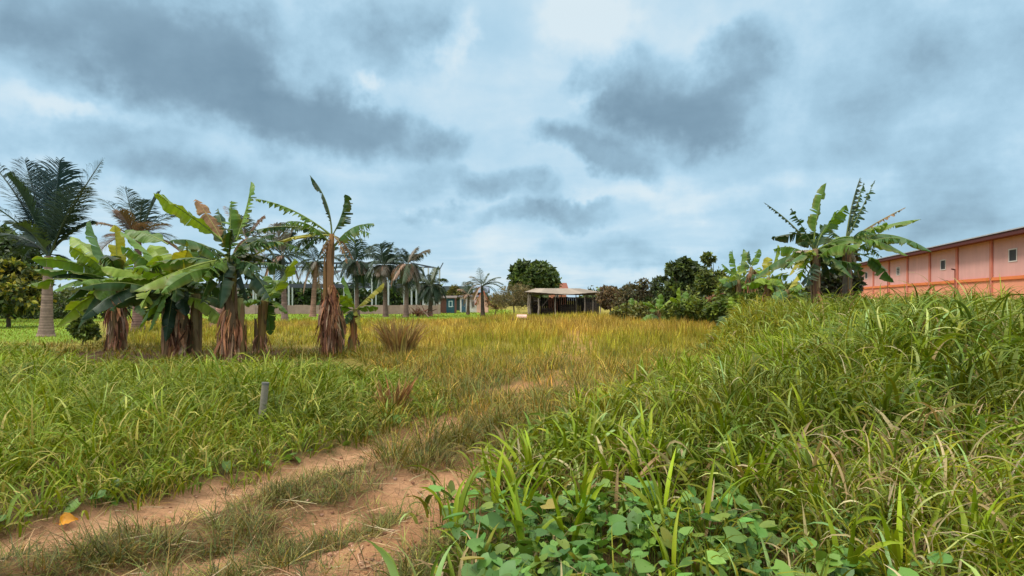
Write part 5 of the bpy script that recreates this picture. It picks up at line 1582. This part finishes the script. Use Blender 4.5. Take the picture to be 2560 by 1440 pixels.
house('house', 'pale far house glimpsed between the banana plants left of the steel frame', 'house', 480, 560, 112, 8, 3.0, 4.4, (190, 176, 160), (150, 152, 156), doors=((.45, .55, 2.0, (96, 80, 70)),), windows=((.65, .8, 1.1, 2.2, (200, 196, 190)), (.2, .35, 1.1, 2.2, (200, 196, 190))))
house('house', 'far low house with a rusty orange wall under the steel frame', 'house', 606, 652, 118, 8, 3.0, 3.9, (182, 128, 96), (132, 128, 128), doors=((.3, .42, 2.0, (96, 70, 60)),), windows=((.6, .8, 1.1, 2.2, (190, 180, 170)),))


def awning_stall():
    c = P(1076, 0, 74); c[2] = 0
    root = thing('market_stall', tuple(c), 'open roadside stall under a flat white sheet roof beside the brown kiosk', 'stall')
    mb = MB(); v = [(-1.2, -.8, 1.72), (1.15, -.8, 1.70), (1.15, 1.2, 1.95), (-1.2, 1.2, 1.95)]
    mb.hexa(v + [(x, y, z + .05) for x, y, z in v], srgb(222, 218, 210)[:3]); mb.build('roof', MAT['metal'], root, smooth=False)
    for x in (-1.1, 1.05):
        for y, h in ((-.7, 1.71), (1.1, 1.93)):
            mb = MB(); mb.tube([(x, y, 0), (x, y, h * .5), (x, y, h)], .045, 8, srgb(110, 92, 80)[:3]); mb.build('post', MAT['wood'], root)
    mb = MB(); mb.box(-1.0, .95, -.5, .3, .72, .80, srgb(150, 120, 100)[:3]); mb.box(-.95, -.87, -.45, .25, 0, .719, srgb(120, 96, 80)[:3]); mb.box(.82, .90, -.45, .25, 0, .719, srgb(120, 96, 80)[:3])
    mb.build('counter', MAT['wood'], root, smooth=False)
    for (x, s, col, lab) in ((-.6, .32, (216, 206, 196), 'cream sack on the counter of the white-roofed stall, left one'), (.72, .28, (204, 186, 172), 'buff sack on the counter of the white-roofed stall, by the kiosk')):
        mb = MB()
        zz = np.linspace(0, 1, 9); rr = s * .62 * np.array([.80, 1.0, 1.04, 1.0, .94, .82, .60, .34, .30])
        mb.tube(np.stack([c[0] + x + .02 * np.sin(zz * 5), c[1] - .1 + 0 * zz, .80 + zz * s * 1.5], 1), rr, 12, srgb(*col)[:3])
        o = mb.build('sack', MAT['dry'], None, (c[0] + x, c[1] - .1, .8)); o.location = (c[0] + x, c[1] - .1, .8)
        tag(o, lab, 'sack', 'sacks on the stall counter')


awning_stall()


# ------------------------------------------------------------------ small things in the field
def small_things():
    # grey stub of a post in the left grass
    d = 7.4
    b = P(652, 1066, d); b[2] = float(height(b[0], b[1]))
    mb = MB()
    hgt = .56
    zz = np.linspace(-.1, hgt, 9)
    lean = np.array([(z * .10, 0, z) for z in zz])
    mb.tube(lean, np.linspace(.045, .041, 9) + RNG.normal(0, .0012, 9), 14, srgb(126, 118, 102)[:3])
    mb.tube([(hgt * .10, 0, hgt + .001), (hgt * .10 + .002, 0, hgt + .022)], [.046, .044], 14, srgb(96, 94, 88)[:3])
    o = mb.build('marker_post', MAT['concrete'], None, None); o.location = tuple(b)
    tag(o, 'short grey leaning post standing in the bright grass left of the track', 'post')
    # pale block on legs in the straw
    d = 40.0
    b = P(1304, 0, d); b[2] = float(height(b[0], b[1]))
    root = thing('low_bench', tuple(b), 'low bench with a pale pink slab top standing in the straw grass', 'bench')
    mb = MB(); v = [(-.34, -.3, .42), (.32, -.3, .42), (.36, .3, .54), (-.30, .3, .54)]
    mb.hexa(v + [(x, y, z + .10) for x, y, z in v], srgb(206, 164, 146)[:3]); mb.build('slab', MAT['concrete'], root, smooth=False)
    mb = MB(); mb.bar((-.75, .0, .33), (.85, .0, .35), .07, srgb(112, 88, 70)[:3], .06); mb.build('rail', MAT['wood'], root, smooth=False)
    for x in (-.28, .0, .28):
        mb = MB(); mb.bar((x, -.2, 0), (x, -.2, .40), .07, srgb(120, 92, 74)[:3]); mb.build('leg', MAT['wood'], root, smooth=False)
    # heap of dead fronds with a slanting pole, by the third palm
    d = 56.0
    b = P(1052, 0, d); b[2] = 0
    mb = MB()
    n = 90
    a = UN(0, 2 * PI, n)
    blades(mb, np.stack([b[0] + RNG.normal(0, .45, n), b[1] + RNG.normal(0, .4, n), UN(0, .35, n)], 1), a, UN(.5, 1.2, n), UN(.04, .10, n), UN(.3, 1.2, n), UN(.3, 1.2, n), pick([(112, 72, 58), (136, 94, 76), (86, 58, 48)], n, alb=1.0), 5, 1.2, RNG.normal(0, 1, n), fold=.4, floor=np.zeros(n), prof='strip')
    o = mb.build('frond_heap', MAT['dry'], None, b); o.location = tuple(b)
    tag(o, 'heap of reddish dead fronds lying on the grass below the grey wilted palm', 'frond heap')
    mb = MB(); e0, e1 = P(1043, 762, d - .6), P(1072, 792, d - .7); e1[2] = .04
    mb.tube(np.linspace(e1, e0, 5) + RNG.normal(0, .015, (5, 3)), [.06, .055, .05, .045, .04], 8, srgb(150, 124, 108)[:3])
    o = mb.build('slanting_pole', MAT['wood'], None, e1); o.location = tuple(e1)
    tag(o, 'pale pole leaning on the heap of reddish dead fronds', 'pole')
    # yellow fallen leaf at the left end of the rut
    b = P(172, 1285, 4.45); b[2] = float(height(b[0], b[1])) + .05
    mb = MB()
    n = 9
    V, q = [], []
    for i in range(n):
        t = i / (n - 1); w = .045 * math.sin(min(1, t * 1.02 + .08) * PI) ** .7 + .004
        for s in (-1, -.5, 0, .5, 1):
            V.append((t * .11 - .055, s * w, .03 * math.sin(t * 4) + .018 * abs(s) + .006 * math.sin(i * 3 + s * 4)))
    for i in range(n - 1):
        for j in range(4): q.append((i * 5 + j, i * 5 + j + 1, i * 5 + j + 6, i * 5 + j + 5))
    mb.add(V, q, srgb(214, 146, 36)[:3])
    mb.tube([(-.055, 0, 0), (-.08, .01, .0), (-.10, .02, -.01)], [.003, .0025, .002], 6, srgb(170, 110, 40)[:3])
    o = mb.build('fallen_leaf', MAT['vine'], None, None); o.location = tuple(b); o.rotation_euler = (.75, -.2, .35)
    tag(o, 'orange-yellow fallen leaf at the grassy edge of the left rut', 'leaf')
    # dry twigs on the bare soil
    TW = [((750, 1342), (838, 1290), .006, 'thin brown twig lying on the pale bare patch of the left rut'), ((900, 1432), (1018, 1402), .009, 'thickest twig lying flat at the bottom edge of the bare soil'),
          ((908, 1365), (918, 1420), .007, 'short curved twig on the bare soil just above the thickest twig'), ((980, 1370), (1010, 1405), .006, 'bent twig on the bare soil, nearest the creeper leaves'),
          ((826, 1420), (850, 1378), .005, 'short thin twig standing out on pale soil, left of the curved one'), ((1402 - 50, 1336 - 60), (1420 - 20, 1230), .0, '')]
    for (p, q_, r, lab) in TW:
        if r == 0: continue
        da, db = 2440 / (p[1] - 750), 2440 / (q_[1] - 750)
        a, b = P(p[0], p[1], da), P(q_[0], q_[1], db)
        K = 9
        pts = np.linspace(a, b, K); nrm = np.array([-(b - a)[1], (b - a)[0], 0]); 
        pts = pts + nrm[None] * (.12 * np.sin(np.linspace(0, PI, K)) * random.choice((-1, 1)))[:, None] + RNG.normal(0, .004, (K, 3))
        pts[:, 2] = height(pts[:, 0], pts[:, 1]) + r * 1.1 + .002
        mb = MB(); mb.tube(pts, np.linspace(r, r * .5, K), 7, srgb(172, 134, 104)[:3])
        f = pts[5]; g = f + (b - a) * .22 + nrm * .15; g[2] = float(height(g[0], g[1])) + r
        mb.tube([f, (f + g) / 2 + np.array([0, 0, r]), g], [r * .6, r * .45, r * .3], 6, srgb(160, 124, 96)[:3])
        o = mb.build('dry_twig', MAT['twig'], None, a); o.location = tuple(a)
        tag(o, lab, 'twig', 'dry twigs on the bare soil')


small_things()
